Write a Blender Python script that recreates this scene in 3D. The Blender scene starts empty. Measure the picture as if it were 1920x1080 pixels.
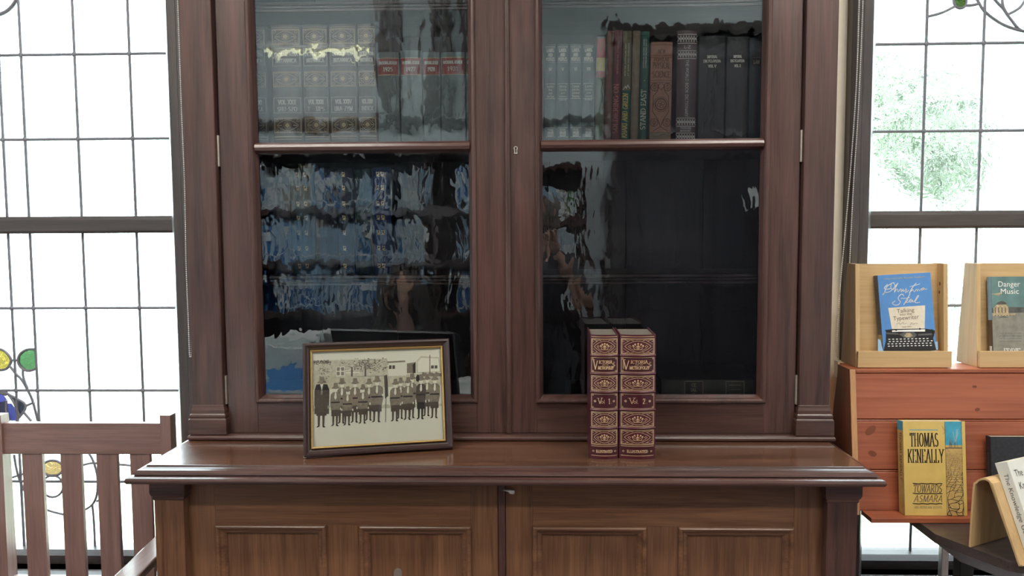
import bpy, math, random
from mathutils import Vector, Matrix
random.seed(7)
SC = bpy.context.scene
COL = SC.collection
R = math.radians
# ------------------------------------------------------------------ camera
FPX, DIST, EYE = 1440.0, 2.0, 1.47
_d = Vector((115 / FPX, 20260 / FPX, 1.0)).normalized()                 # world down, in camera axes (x right, y down, z forward)
_n = Vector((40 / FPX, -(FPX * FPX + 4600) / 20260 / FPX, 1.0)).normalized()   # world +Y
_r = _d.cross(_n)                                                       # world +X
cam = bpy.data.cameras.new('camera'); cam.lens = 27.0; cam.sensor_width = 36.0; cam.clip_start = 0.02
camo = bpy.data.objects.new('camera', cam); COL.objects.link(camo)
_m = Matrix(((_r.x, -_r.y, -_r.z), (_n.x, -_n.y, -_n.z), (-_d.x, _d.y, _d.z)))
camo.matrix_world = Matrix.Translation((0, -DIST, EYE)) @ _m.to_4x4()
SC.camera = camo
def at(px, py, Y):
    v = Vector(((px - 960) / FPX, (py - 540) / FPX, 1.0)); w = Vector((v.dot(_r), v.dot(_n), -v.dot(_d)))
    t = (Y + DIST) / w.y
    return Vector((w.x * t, Y, EYE + w.z * t))
# ------------------------------------------------------------------ world, light, exposure
W = bpy.data.worlds.new('daylight'); SC.world = W; W.use_nodes = True
W.node_tree.nodes['Background'].inputs[0].default_value = (0.80, 0.92, 1.0, 1)
W.node_tree.nodes['Background'].inputs[1].default_value = 12.0
SC.view_settings.view_transform = 'Standard'; SC.view_settings.look = 'None'
SC.view_settings.gamma = 1.0; SC.view_settings.use_curve_mapping = False
SC.view_settings.exposure = 0.45
cy = SC.cycles
cy.use_denoising = True; cy.max_bounces = 8; cy.diffuse_bounces = 4; cy.glossy_bounces = 4
cy.transmission_bounces = 6; cy.transparent_max_bounces = 16; cy.caustics_reflective = False; cy.caustics_refractive = True
cy.sample_clamp_indirect = 6.0
def light(name, kind, loc, rot, power, color=(1, 1, 1), size=(1, 1), portal=False):
    l = bpy.data.lights.new(name, kind); o = bpy.data.objects.new(name, l); COL.objects.link(o)
    o.location = loc; o.rotation_euler = rot; l.color = color
    if kind == 'SUN': l.energy = power; l.angle = R(1)
    else:
        l.energy = power
        l.shape = 'RECTANGLE'; l.size, l.size_y = size
        if portal: l.cycles.is_portal = True
    return o
light('sun', 'SUN', (0, -6, 9), (R(38), 0, R(-20)), 3.0, (1, .96, .88))
WINS = {1: (-2.25, -1.15), 2: (1.05, 2.15)}      # glazed widths of the two windows
WZ0, WZ1 = 0.44, 2.62
for k, (a, b) in WINS.items():
    light('window_portal', 'AREA', ((a + b) / 2, .60, (WZ0 + WZ1) / 2), (R(-90), 0, 0), 1, size=(b - a, WZ1 - WZ0), portal=True)
# ------------------------------------------------------------------ mesh helper
class MB:
    def __init__(s): s.v = []; s.f = []; s.m = []; s.mats = []; s.smooth = []
    def mi(s, m):
        if m not in s.mats: s.mats.append(m)
        return s.mats.index(m)
    def add(s, vs, fs, m, smooth=False):
        b = len(s.v); s.v += [Vector(p) for p in vs]; k = s.mi(m)
        for f in fs: s.f.append([b + i for i in f]); s.m.append(k); s.smooth.append(smooth)
    def box(s, x0, x1, y0, y1, z0, z1, m):
        vs = [(x, y, z) for x in (x0, x1) for y in (y0, y1) for z in (z0, z1)]
        s.add(vs, [(0, 1, 3, 2), (4, 6, 7, 5), (0, 4, 5, 1), (2, 3, 7, 6), (0, 2, 6, 4), (1, 5, 7, 3)], m)
    def prism(s, pts, h0, h1, m, axis='z', smooth=False):
        """pts 2D outline, extruded on axis. axis z: (x,y); y: (x,z); x: (y,z)"""
        def P(p, h): return {'z': (p[0], p[1], h), 'y': (p[0], h, p[1]), 'x': (h, p[0], p[1])}[axis]
        n = len(pts); vs = [P(p, h0) for p in pts] + [P(p, h1) for p in pts]
        fs = [(i, (i + 1) % n, n + (i + 1) % n, n + i) for i in range(n)]
        s.add(vs, fs, m, smooth); s.add(vs, [tuple(range(n))[::-1], tuple(range(n, 2 * n))], m)
    def rings(s, rings, m, cap=True, closed=True, smooth=True):
        n = len(rings[0]); vs = [p for r in rings for p in r]; fs = []
        for i in range(len(rings) - 1):
            for j in range(n if closed else n - 1):
                a, b = i * n + j, i * n + (j + 1) % n
                fs.append((a, b, b + n, a + n))
        s.add(vs, fs, m, smooth)
        if cap: s.add(rings[0], [tuple(range(n))[::-1]], m); s.add(rings[-1], [tuple(range(n))], m)
    def tube(s, pts, r, m, n=8, cap=True):
        pts = [Vector(p) for p in pts]; rg = []; last = None
        for i, p in enumerate(pts):
            t = (pts[min(i + 1, len(pts) - 1)] - pts[max(i - 1, 0)]).normalized()
            if last is None:
                u = t.cross(Vector((0, 0, 1)));
                if u.length < .1: u = t.cross(Vector((0, 1, 0)))
            else: u = last - t * last.dot(t)
            u.normalize(); last = u; w = t.cross(u); rr = r[i] if isinstance(r, (list, tuple)) else r
            rg.append([p + (u * math.cos(a) + w * math.sin(a)) * rr for a in [2 * math.pi * k / n for k in range(n)]])
        s.rings(rg, m, cap)
    def ball(s, c, r, m, n=10, k=6, sc=(1, 1, 1)):
        c = Vector(c); rg = []
        for i in range(k + 1):
            a = math.pi * i / k; a = min(max(a, .05), math.pi - .05)
            rg.append([c + Vector((math.sin(a) * math.cos(t) * r * sc[0], math.sin(a) * math.sin(t) * r * sc[1], math.cos(a) * r * sc[2])) for t in [2 * math.pi * j / n for j in range(n)]])
        s.rings(rg, m)
    def mitre(s, loops, m, closed_prof=True, closed_path=True, smooth=False):
        """loops: for each profile point a list of path points"""
        n = len(loops[0]); k = len(loops); vs = [p for l in loops for p in l]; fs = []
        for i in range(k if closed_prof else k - 1):
            for j in range(n if closed_path else n - 1):
                a, b = i * n + j, i * n + (j + 1) % n; c, d = ((i + 1) % k) * n + (j + 1) % n, ((i + 1) % k) * n + j
                fs.append((a, b, c, d))
        s.add(vs, fs, m, smooth)
        if not closed_path and closed_prof:
            s.add([l[0] for l in loops], [tuple(range(k))], m); s.add([l[-1] for l in loops], [tuple(range(k))[::-1]], m)
    def frame(s, x0, x1, z0, z1, prof, m):
        """picture-frame moulding in the xz plane; prof = [(inset from the outer edge, y)]"""
        s.mitre([[(x0 + o, y, z0 + o), (x1 - o, y, z0 + o), (x1 - o, y, z1 - o), (x0 + o, y, z1 - o)] for o, y in prof], m)
    def build(s, name, parent=None, bevel=0, loc=(0, 0, 0), shift=None, sub=0):
        me = bpy.data.meshes.new(name)
        sh = Vector(shift) if shift else (Vector(parent['_base']) if parent is not None and '_base' in parent else Vector((0, 0, 0)))
        if shift is None and parent is None: sh = Vector((0, 0, 0))
        me.from_pydata([v - sh for v in s.v], [], s.f); me.update()
        for m in s.mats: me.materials.append(MT[m])
        for p, k, sm in zip(me.polygons, s.m, s.smooth): p.material_index = k; p.use_smooth = sm
        import bmesh
        bm = bmesh.new(); bm.from_mesh(me); bmesh.ops.recalc_face_normals(bm, faces=bm.faces); bm.to_mesh(me); bm.free()
        o = bpy.data.objects.new(name, me); COL.objects.link(o); o.location = loc
        if parent is not None:
            o.parent = parent
            if '_base' in parent: o['_base'] = parent['_base']
        if bevel:
            b = o.modifiers.new('bevel', 'BEVEL'); b.width = bevel; b.segments = 2; b.limit_method = 'ANGLE'; b.angle_limit = R(40)
            b.harden_normals = False
        if sub:
            q = o.modifiers.new('sub', 'SUBSURF'); q.levels = sub; q.render_levels = sub
        return o
def tag(o, label=None, cat=None, group=None, kind=None):
    if label: o['label'] = label
    if cat: o['category'] = cat
    if group: o['group'] = group
    if kind: o['kind'] = kind
    return o
def thing(name, label, cat, loc=(0, 0, 0), rz=0, group=None, rx=0, kind=None, world=True):
    """Empty at the thing's base; world=True: part meshes are given in world coordinates"""
    o = bpy.data.objects.new(name, None); COL.objects.link(o); o.location = loc; o.rotation_euler = (rx, 0, rz); o.empty_display_size = .05
    tag(o, label, cat, group, kind)
    if world: o['_base'] = list(loc)
    return o
def copy_tree(o, parent=None):
    c = o.copy(); COL.objects.link(c)
    if parent: c.parent = parent
    for ch in list(o.children): copy_tree(ch, c)
    return c
# ------------------------------------------------------------------ materials
MT = {}
def N(nt, t, **kw):
    n = nt.nodes.new(t)
    for k, v in kw.items():
        if k in n.inputs: n.inputs[k].default_value = v
        else: setattr(n, k, v)
    return n
def base(name):
    m = bpy.data.materials.new(name); m.use_nodes = True; MT[name] = m
    return m, m.node_tree, m.node_tree.nodes['Principled BSDF']
def plain(name, c, rough=.5, metal=0.0, coat=0.0, vary=.08, scale=30, bump=0.0, emit=0):
    m, nt, b = base(name)
    tc = N(nt, 'ShaderNodeTexCoord'); no = N(nt, 'ShaderNodeTexNoise', Scale=scale, Detail=4.0); nt.links.new(tc.outputs['Object'], no.inputs['Vector'])
    cr = N(nt, 'ShaderNodeValToRGB'); nt.links.new(no.outputs['Fac'], cr.inputs[0])
    cr.color_ramp.elements[0].position = .3; cr.color_ramp.elements[1].position = .7
    cr.color_ramp.elements[0].color = (*[x * (1 - vary) for x in c], 1); cr.color_ramp.elements[1].color = (*[min(1, x * (1 + vary)) for x in c], 1)
    nt.links.new(cr.outputs[0], b.inputs['Base Color'])
    b.inputs['Roughness'].default_value = rough; b.inputs['Metallic'].default_value = metal; b.inputs['Coat Weight'].default_value = coat
    if bump:
        bp = N(nt, 'ShaderNodeBump', Strength=1.0, Distance=bump); nt.links.new(no.outputs['Fac'], bp.inputs['Height']); nt.links.new(bp.outputs[0], b.inputs['Normal'])
    if emit:
        b.inputs['Emission Color'].default_value = (*c, 1); b.inputs['Emission Strength'].default_value = emit
    return m
def wood(name, c1, c2, axis, rough=.28, coat=.25, k=1.0):
    m, nt, b = base(name)
    tc = N(nt, 'ShaderNodeTexCoord'); mp = N(nt, 'ShaderNodeMapping'); oi = N(nt, 'ShaderNodeObjectInfo')
    add = N(nt, 'ShaderNodeVectorMath', operation='ADD'); mul = N(nt, 'ShaderNodeVectorMath', operation='SCALE'); mul.inputs['Scale'].default_value = 7.3
    cmb = N(nt, 'ShaderNodeCombineXYZ')
    for i in range(3): nt.links.new(oi.outputs['Random'], cmb.inputs[i])
    nt.links.new(cmb.outputs[0], mul.inputs[0]); nt.links.new(tc.outputs['Object'], add.inputs[0]); nt.links.new(mul.outputs[0], add.inputs[1])
    s = [26 * k] * 3; s['xyz'.index(axis)] = 1.6 * k
    mp.inputs['Scale'].default_value = s; nt.links.new(add.outputs[0], mp.inputs['Vector'])
    n1 = N(nt, 'ShaderNodeTexNoise', Scale=1.0, Detail=5.0, Roughness=.6, Distortion=.8); nt.links.new(mp.outputs[0], n1.inputs['Vector'])
    mp2 = N(nt, 'ShaderNodeMapping'); s2 = [260 * k] * 3; s2['xyz'.index(axis)] = 9 * k; mp2.inputs['Scale'].default_value = s2
    nt.links.new(add.outputs[0], mp2.inputs['Vector'])
    n2 = N(nt, 'ShaderNodeTexNoise', Scale=1.0, Detail=2.0); nt.links.new(mp2.outputs[0], n2.inputs['Vector'])
    mx = N(nt, 'ShaderNodeMix', data_type='FLOAT'); mx.inputs[0].default_value = .33
    nt.links.new(n1.outputs['Fac'], mx.inputs[2]); nt.links.new(n2.outputs['Fac'], mx.inputs[3])
    cr = N(nt, 'ShaderNodeValToRGB'); e = cr.color_ramp.elements; e[0].position = .34; e[1].position = .66; e[0].color = (*c1, 1); e[1].color = (*c2, 1)
    nt.links.new(mx.outputs[0], cr.inputs[0]); nt.links.new(cr.outputs[0], b.inputs['Base Color'])
    bp = N(nt, 'ShaderNodeBump', Strength=.5, Distance=.0004); nt.links.new(n2.outputs['Fac'], bp.inputs['Height']); nt.links.new(bp.outputs[0], b.inputs['Normal'])
    b.inputs['Roughness'].default_value = rough; b.inputs['Coat Weight'].default_value = coat; b.inputs['Coat Roughness'].default_value = .12
    return m
D1, D2 = (.032, .0155, .0135), (.100, .048, .040)
for ax in 'xyz': wood('mahogany_' + ax, D1, D2, ax)
for ax in 'xz': wood('mahogany_warm_' + ax, (.085, .036, .019), (.23, .112, .058), ax)  # warm mahogany, brightened: room light on the lower front put into the colour
wood('mahogany_top', (.050, .022, .013), (.15, .070, .040), 'x', rough=.27, coat=.6)
for ax in 'xz': wood('dark_inside_' + ax, (.014, .010, .016), (.030, .021, .032), ax, rough=.45, coat=0)  # cool tint puts the flare over the dark interior into the colour
for ax in 'xyz': wood('chair_wood_' + ax, (.15, .085, .072), (.26, .155, .135), ax, rough=.35, coat=.4)
for ax in 'xz': wood('pine_red_' + ax, (.24, .062, .028), (.42, .130, .064), ax, rough=.4, coat=.15, k=.5)
wood('pine_edge', (.40, .20, .085), (.55, .31, .15), 'z', rough=.5, coat=0)
for ax in 'xyz': wood('ply_' + ax, (.46, .30, .135), (.62, .43, .22), ax, rough=.45, coat=.1, k=.6)
for ax in 'xz': wood('casing_' + ax, (.042, .034, .034), (.085, .070, .068), ax, rough=.38, coat=.15)
wood('table_dark', (.040, .030, .028), (.085, .066, .062), 'x', rough=.3, coat=.2)
plain('knot', (.16, .045, .018), .5)
plain('plaster_cream', (.76, .70, .58), .8, vary=.03, bump=.0005)
plain('plaster_pale', (.58, .62, .65), .85, vary=.03)
plain('ceiling_white', (.75, .75, .72), .9, vary=.02)
plain('carpet', (.14, .10, .10), .95, vary=.3, scale=300)
plain('lead', (.20, .20, .23), .5, .3)  # paler, cooler grey: window flare over the cames put into the colour
plain('brass', (.55, .49, .42), .35, .85)
plain('steel', (.6, .58, .56), .35, .9)
plain('grey_steel', (.50, .51, .54), .4, .3)
plain('black_paint', (.012, .012, .014), .4)
plain('white_plastic', (.75, .75, .72), .4)
plain('bead', (.72, .72, .70), .35)
plain('gold', (.74, .55, .32), .35, .55, vary=.2, scale=900)
plain('gold_dull', (.50, .40, .25), .5, .3, vary=.25, scale=900)
plain('silver_print', (.62, .62, .55), .5, .2)
plain('paper', (.62, .55, .42), .85, vary=.12, scale=200)
plain('page_grey', (.13, .115, .095), .85, vary=.3, scale=400)
plain('white', (.78, .77, .74), .5)
def cloth(name, c, rough=.6, vary=.12): plain(name, c, rough, vary=vary, scale=60, bump=.0002)
# pane with old wavy surface: sheet glass that mirrors the room
def pane_glass(name, dist, scale, mirror=1.0, ior=1.5):
    m, nt, b = base(name); nt.nodes.remove(b); out = [x for x in nt.nodes if x.type == 'OUTPUT_MATERIAL'][0]
    tc = N(nt, 'ShaderNodeTexCoord'); mp = N(nt, 'ShaderNodeMapping'); mp.inputs['Scale'].default_value = (1, 0, .55); nt.links.new(tc.outputs['Object'], mp.inputs['Vector'])
    no = N(nt, 'ShaderNodeTexNoise', Scale=scale, Detail=2.5, Roughness=.55, Distortion=.4); nt.links.new(mp.outputs[0], no.inputs['Vector'])
    bp = N(nt, 'ShaderNodeBump', Strength=1.0, Distance=dist); nt.links.new(no.outputs['Fac'], bp.inputs['Height'])
    gl = N(nt, 'ShaderNodeBsdfGlossy', Roughness=0.0); gl.inputs['Color'].default_value = (.82, .92, 1, 1); nt.links.new(bp.outputs[0], gl.inputs['Normal'])
    tr = N(nt, 'ShaderNodeBsdfTransparent'); tr.inputs['Color'].default_value = (.97, .98, .98, 1)
    fr = N(nt, 'ShaderNodeFresnel', IOR=ior); mx = N(nt, 'ShaderNodeMixShader')
    nt.links.new(fr.outputs[0], mx.inputs[0]); nt.links.new(tr.outputs[0], mx.inputs[1]); nt.links.new(gl.outputs[0], mx.inputs[2]); nt.links.new(mx.outputs[0], out.inputs[0])
pane_glass('bookcase_glass', .0008, 15, ior=1.68)
pane_glass('frame_glass', .00002, 4, ior=1.3)
def window_glass(name, tint=(.97, .99, .98), clear=.12, dist=.0017, scale=30):
    m, nt, b = base(name); nt.nodes.remove(b); out = [x for x in nt.nodes if x.type == 'OUTPUT_MATERIAL'][0]
    tc = N(nt, 'ShaderNodeTexCoord')
    no = N(nt, 'ShaderNodeTexNoise', Scale=scale, Detail=2.0, Distortion=1.2); nt.links.new(tc.outputs['Object'], no.inputs['Vector'])
    bp = N(nt, 'ShaderNodeBump', Strength=1.0, Distance=dist); nt.links.new(no.outputs['Fac'], bp.inputs['Height'])
    rf = N(nt, 'ShaderNodeBsdfRefraction', Roughness=.02, IOR=1.45); rf.inputs['Color'].default_value = (*tint, 1); nt.links.new(bp.outputs[0], rf.inputs['Normal'])
    tr = N(nt, 'ShaderNodeBsdfTransparent'); tr.inputs['Color'].default_value = (*tint, 1)
    gl = N(nt, 'ShaderNodeBsdfGlossy', Roughness=.05); nt.links.new(bp.outputs[0], gl.inputs['Normal'])
    m1 = N(nt, 'ShaderNodeMixShader'); m1.inputs[0].default_value = clear; nt.links.new(rf.outputs[0], m1.inputs[1]); nt.links.new(tr.outputs[0], m1.inputs[2])
    m2 = N(nt, 'ShaderNodeMixShader'); m2.inputs[0].default_value = .05; nt.links.new(m1.outputs[0], m2.inputs[1]); nt.links.new(gl.outputs[0], m2.inputs[2])
    nt.links.new(m2.outputs[0], out.inputs[0])
window_glass('clear_glass')
window_glass('green_glass', (.15, .23, .15)); window_glass('lime_glass', (.19, .25, .11)); window_glass('yellow_glass', (.34, .29, .13)); window_glass('amber_glass', (.38, .30, .21))
window_glass('violet_glass', (.12, .12, .25), scale=120, dist=.003); window_glass('lilac_glass', (.20, .21, .28), scale=120, dist=.003); window_glass('grey_glass', (.09, .08, .12))
# ------------------------------------------------------------------ flat printing: strokes, polygons, lettering on any surface
def arc(cx, cy, rx, ry, a0, a1, n=12):
    return [(cx + rx * math.cos(R(a0 + (a1 - a0) * i / n)), cy + ry * math.sin(R(a0 + (a1 - a0) * i / n))) for i in range(n + 1)]
GL = {}
def _glyphs():
    g = GL
    g['A'] = (.78, [[(.02, 0), (.39, 1)], [(.39, 1), (.76, 0)], [(.14, .34), (.64, .34)]])
    g['B'] = (.66, [[(.1, 0), (.1, 1)], [(.1, 1)] + arc(.32, .75, .24, .25, 90, -90) + [(.1, .5)], [(.1, .5)] + arc(.34, .25, .28, .25, 90, -90) + [(.1, 0)]])
    g['C'] = (.74, [arc(.42, .5, .36, .5, 45, 315, 20)])
    g['D'] = (.76, [[(.1, 0), (.1, 1)], [(.1, 1)] + arc(.3, .5, .4, .5, 90, -90, 16) + [(.1, 0)]])
    g['E'] = (.62, [[(.1, 0), (.1, 1)], [(.1, 1), (.56, 1), (.56, .86)], [(.1, .52), (.44, .52)], [(.1, 0), (.58, 0), (.58, .14)]])
    g['F'] = (.6, [[(.1, 0), (.1, 1)], [(.1, 1), (.56, 1), (.56, .86)], [(.1, .52), (.44, .52)]])
    g['G'] = (.78, [arc(.42, .5, .36, .5, 45, 350, 20), [(.5, .42), (.78, .42)], [(.74, .42), (.74, .1)]])
    g['H'] = (.76, [[(.1, 0), (.1, 1)], [(.66, 0), (.66, 1)], [(.1, .52), (.66, .52)]])
    g['I'] = (.26, [[(.13, 0), (.13, 1)]])
    g['J'] = (.45, [[(.3, 1), (.3, .2)] + arc(.15, .2, .15, .2, 0, -140, 8)])
    g['K'] = (.72, [[(.1, 0), (.1, 1)], [(.64, 1), (.1, .4)], [(.26, .56), (.7, 0)]])
    g['L'] = (.6, [[(.1, 0), (.1, 1)], [(.1, 0), (.56, 0), (.56, .16)]])
    g['M'] = (.92, [[(.08, 0), (.12, 1)], [(.12, 1), (.46, .05)], [(.46, .05), (.8, 1)], [(.8, 1), (.84, 0)]])
    g['N'] = (.78, [[(.1, 0), (.1, 1)], [(.1, 1), (.68, 0)], [(.68, 0), (.68, 1)]])
    g['O'] = (.8, [arc(.4, .5, .35, .5, 0, 360, 24)])
    g['P'] = (.62, [[(.1, 0), (.1, 1)], [(.1, 1)] + arc(.3, .74, .26, .26, 90, -90) + [(.1, .48)]])
    g['Q'] = (.8, [arc(.4, .5, .35, .5, 0, 360, 24), [(.45, .25), (.78, -.12)]])
    g['R'] = (.7, [[(.1, 0), (.1, 1)], [(.1, 1)] + arc(.3, .74, .26, .26, 90, -90) + [(.1, .48)], [(.32, .48), (.66, 0)]])
    g['S'] = (.6, [arc(.3, .75, .22, .25, 40, 270, 12) + arc(.3, .25, .24, .25, 90, -140, 12)[1:]])
    g['T'] = (.66, [[(.33, 0), (.33, 1)], [(.04, .84), (.04, 1), (.62, 1), (.62, .84)]])
    g['U'] = (.74, [[(.1, 1), (.1, .28)] + arc(.37, .28, .27, .28, 180, 360) + [(.64, 1)]])
    g['V'] = (.74, [[(.02, 1), (.37, 0)], [(.37, 0), (.72, 1)]])
    g['W'] = (1.0, [[(.02, 1), (.26, 0)], [(.26, 0), (.5, 1)], [(.5, 1), (.74, 0)], [(.74, 0), (.98, 1)]])
    g['X'] = (.72, [[(.04, 1), (.68, 0)], [(.66, 1), (.04, 0)]])
    g['Y'] = (.72, [[(.02, 1), (.36, .46)], [(.7, 1), (.36, .46)], [(.36, .46), (.36, 0)]])
    g['Z'] = (.64, [[(.08, 1), (.58, 1), (.06, 0), (.6, 0)]])
    g['1'] = (.4, [[(.06, .82), (.22, 1), (.22, 0)]]); g['2'] = (.58, [arc(.29, .74, .22, .26, 170, -30, 10) + [(.06, 0), (.54, 0)]])
    g['5'] = (.58, [[(.5, 1), (.14, 1), (.1, .56)] + arc(.28, .3, .24, .3, 110, -140, 12)]); g['9'] = (.6, [arc(.29, .7, .22, .3, 0, 360, 16), [(.51, .7)] + arc(.2, .5, .31, .5, 0, -70, 8)])
    g['8'] = (.6, [arc(.3, .75, .2, .25, 0, 360, 14), arc(.3, .26, .24, .26, 0, 360, 14)]); g['-'] = (.5, [[(.08, .45), (.42, .45)]]); g['.'] = (.2, [[(.06, .03), (.14, .03)]]); g[' '] = (.36, [])
    g['3'] = (.58, [arc(.27, .75, .2, .25, 150, -90, 10) + arc(.27, .25, .24, .25, 90, -150, 10)[1:]]); g['&'] = g['8']; g['7'] = (.58, [[(.06, .86), (.06, 1), (.54, 1), (.22, 0)]]); g['0'] = (.6, [arc(.3, .5, .24, .5, 0, 360, 18)])
_glyphs()
_fc = {}
def fontmesh(ch):
    if ch in _fc: return _fc[ch]
    cu = bpy.data.curves.new('t', 'FONT'); cu.body = ch; cu.resolution_u = 3
    o = bpy.data.objects.new('t', cu); COL.objects.link(o)
    bpy.context.view_layer.update()
    e = o.evaluated_get(bpy.context.evaluated_depsgraph_get()); me = e.to_mesh()
    r = ([(v.co.x, v.co.y) for v in me.vertices], [tuple(p.vertices) for p in me.polygons])
    w = max([v[0] for v in r[0]] or [0])
    e.to_mesh_clear(); bpy.data.objects.remove(o); bpy.data.curves.remove(cu)
    _fc[ch] = (r[0], r[1], w); return _fc[ch]
class Print:
    """ink laid on a surface; fn(u, v, lift) -> 3D point"""
    def __init__(s, fn, mb=None, curved=False): s.curved = curved; s.fn = fn; s.mb = mb or MB(); s.k = 0; s.xf = lambda p: p
    def P(s, p, l):
        q = s.xf(p); return s.fn(q[0], q[1], .00025 + .00012 * l)
    def poly(s, pts, m, l=0): s.mb.add([s.P(p, l) for p in pts], [tuple(range(len(pts)))], m)
    def rect(s, u0, u1, v0, v1, m, l=0, n=1):
        for i in range(n):
            a, b = u0 + (u1 - u0) * i / n, u0 + (u1 - u0) * (i + 1) / n
            s.poly([(a, v0), (b, v0), (b, v1), (a, v1)], m, l)
    def line(s, pts, w, m, l=1, closed=False, wv=None):
        n = len(pts)
        for i in range(n if closed else n - 1):
            a, b = Vector(pts[i]), Vector(pts[(i + 1) % n]); d = b - a
            if d.length < 1e-9: continue
            if s.curved and d.length > .0032:
                q = int(math.ceil(d.length / .003)); s.line([tuple(a + d * (j / q)) for j in range(q + 1)], w, m, l, False, wv); continue
            d.normalize(); ww = w if wv is None else (wv + (w - wv) * abs(d.y) ** 1.2)
            k = Vector((-d.y, d.x)) * ww / 2; e = d * (ww * .35)
            s.poly([a - e - k, b + e - k, b + e + k, a - e + k], m, l)
    def box(s, u0, u1, v0, v1, w, m, l=1, n=1):
        q = [(u0 + (u1 - u0) * i / n, v0) for i in range(n)] + [(u1, v0)] + [(u1 - (u1 - u0) * i / n, v1) for i in range(n)] + [(u0, v1)]
        s.line(q, w, m, l, closed=True)
    def disc(s, u, v, r, m, l=1, n=10, ry=None): s.poly([(u + r * math.cos(2 * math.pi * i / n), v + (ry or r) * math.sin(2 * math.pi * i / n)) for i in range(n)], m, l)
    def ring(s, u, v, r, w, m, l=1, n=12, ry=None): s.line([(u + r * math.cos(2 * math.pi * i / n), v + (ry or r) * math.sin(2 * math.pi * i / n)) for i in range(n)], w, m, l, closed=True)
    def serif(s, t, u, v, h, m, width=None, l=1, wt=.13, thin=.05, sf=True, sx=.8, centre=True, slant=0, up=False, fn=None):
        """seriffed capitals; width fits the whole word; up=True runs it up the page"""
        tot = sum(GL.get(c, GL[' '])[0] * sx + .1 for c in t) * h; k = (width / tot) if width else 1.0; tot *= k
        x = -tot / 2 if centre else 0
        old = s.xf
        def X(p):
            q = p
            if up: q = (u - p[1], v + p[0])
            else: q = (u + p[0], v + p[1])
            return old(q)
        s.xf = X
        for c in t:
            w, st = GL.get(c, GL[' '])
            T = lambda p: ((x + (p[0] * sx + slant * p[1] + .05) * h * k), p[1] * h)
            for q in st:
                s.line([T(p) for p in q], wt * h, m, l, wv=thin * h)
                if sf:
                    for e, o in ((q[0], q[1]), (q[-1], q[-2])):
                        if (e[1] in (0, 1)) and abs(e[1] - o[1]) > .5:
                            a = T(e); s.line([(a[0] - .11 * h * k, a[1]), (a[0] + .11 * h * k, a[1])], thin * h, m, l)
            x += (w * sx + .1) * h * k
        s.xf = old
    def text(s, t, u, v, h, m, width=None, l=1, centre=True, rot=0, bold=0):
        vs, fs, w = fontmesh(t)
        if not vs: return
        sc = h / .7; sx = (width / w) if width else sc; ox = -w * sx / 2 if centre else 0
        c, n = math.cos(R(rot)), math.sin(R(rot)); q = []
        for a, b in vs:
            a, b = a * sx + ox, b * sc; q.append(s.P((u + a * c - b * n, v + a * n + b * c), l))
        s.mb.add(q, fs, m)
def smoothline(pts, n=5):
    P = [Vector(p) for p in pts]; out = []
    for i in range(len(P) - 1):
        p0, p1, p2, p3 = P[max(i - 1, 0)], P[i], P[i + 1], P[min(i + 2, len(P) - 1)]
        for k in range(n):
            t = k / n; out.append(.5 * ((2 * p1) + (-p0 + p2) * t + (2 * p0 - 5 * p1 + 4 * p2 - p3) * t * t + (-p0 + 3 * p1 - 3 * p2 + p3) * t ** 3))
    return out + [P[-1]]
# ================================================================== the room
XW0, XW1, YB, ZC = -2.9, 2.9, -3.25, 3.3
YW, YWO = .36, .66
def struct(name, mb, bevel=0): return tag(mb.build(name, bevel=bevel), kind='structure')
m = MB(); m.box(XW0 - .2, XW1 + .2, YB - .2, YWO, -.1, 0, 'carpet'); struct('floor', m)
m = MB(); m.box(XW0 - .2, XW1 + .2, YB - .2, YWO, ZC, ZC + .1, 'ceiling_white'); struct('ceiling', m)
m = MB(); m.box(XW0 - .2, XW0, YB, YWO, 0, ZC, 'plaster_pale'); struct('wall_left', m)
m = MB(); m.box(XW1, XW1 + .2, YB, YWO, 0, ZC, 'plaster_pale'); struct('wall_right', m)
m = MB()
m.box(XW0 - .2, .58, YB - .2, YB, 0, ZC, 'plaster_pale'); m.box(1.62, XW1 + .2, YB - .2, YB, 0, ZC, 'plaster_pale'); m.box(.58, 1.62, YB - .2, YB, 2.78, ZC, 'plaster_pale')
struct('wall_front', m)
op = {k: (a - .03, b + .03) for k, (a, b) in WINS.items()}
m = MB(); z0, z1 = WZ0 - .04, WZ1 + .04
m.box(XW0, op[1][0], YW, YWO, 0, ZC, 'plaster_cream'); m.box(op[1][1], op[2][0], YW, YWO, 0, ZC, 'plaster_cream'); m.box(op[2][1], XW1, YW, YWO, 0, ZC, 'plaster_cream')
for k in (1, 2): m.box(*op[k], YW, YWO, 0, z0, 'plaster_cream'); m.box(*op[k], YW, YWO, z1, ZC, 'plaster_cream')
struct('wall_back', m)
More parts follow.
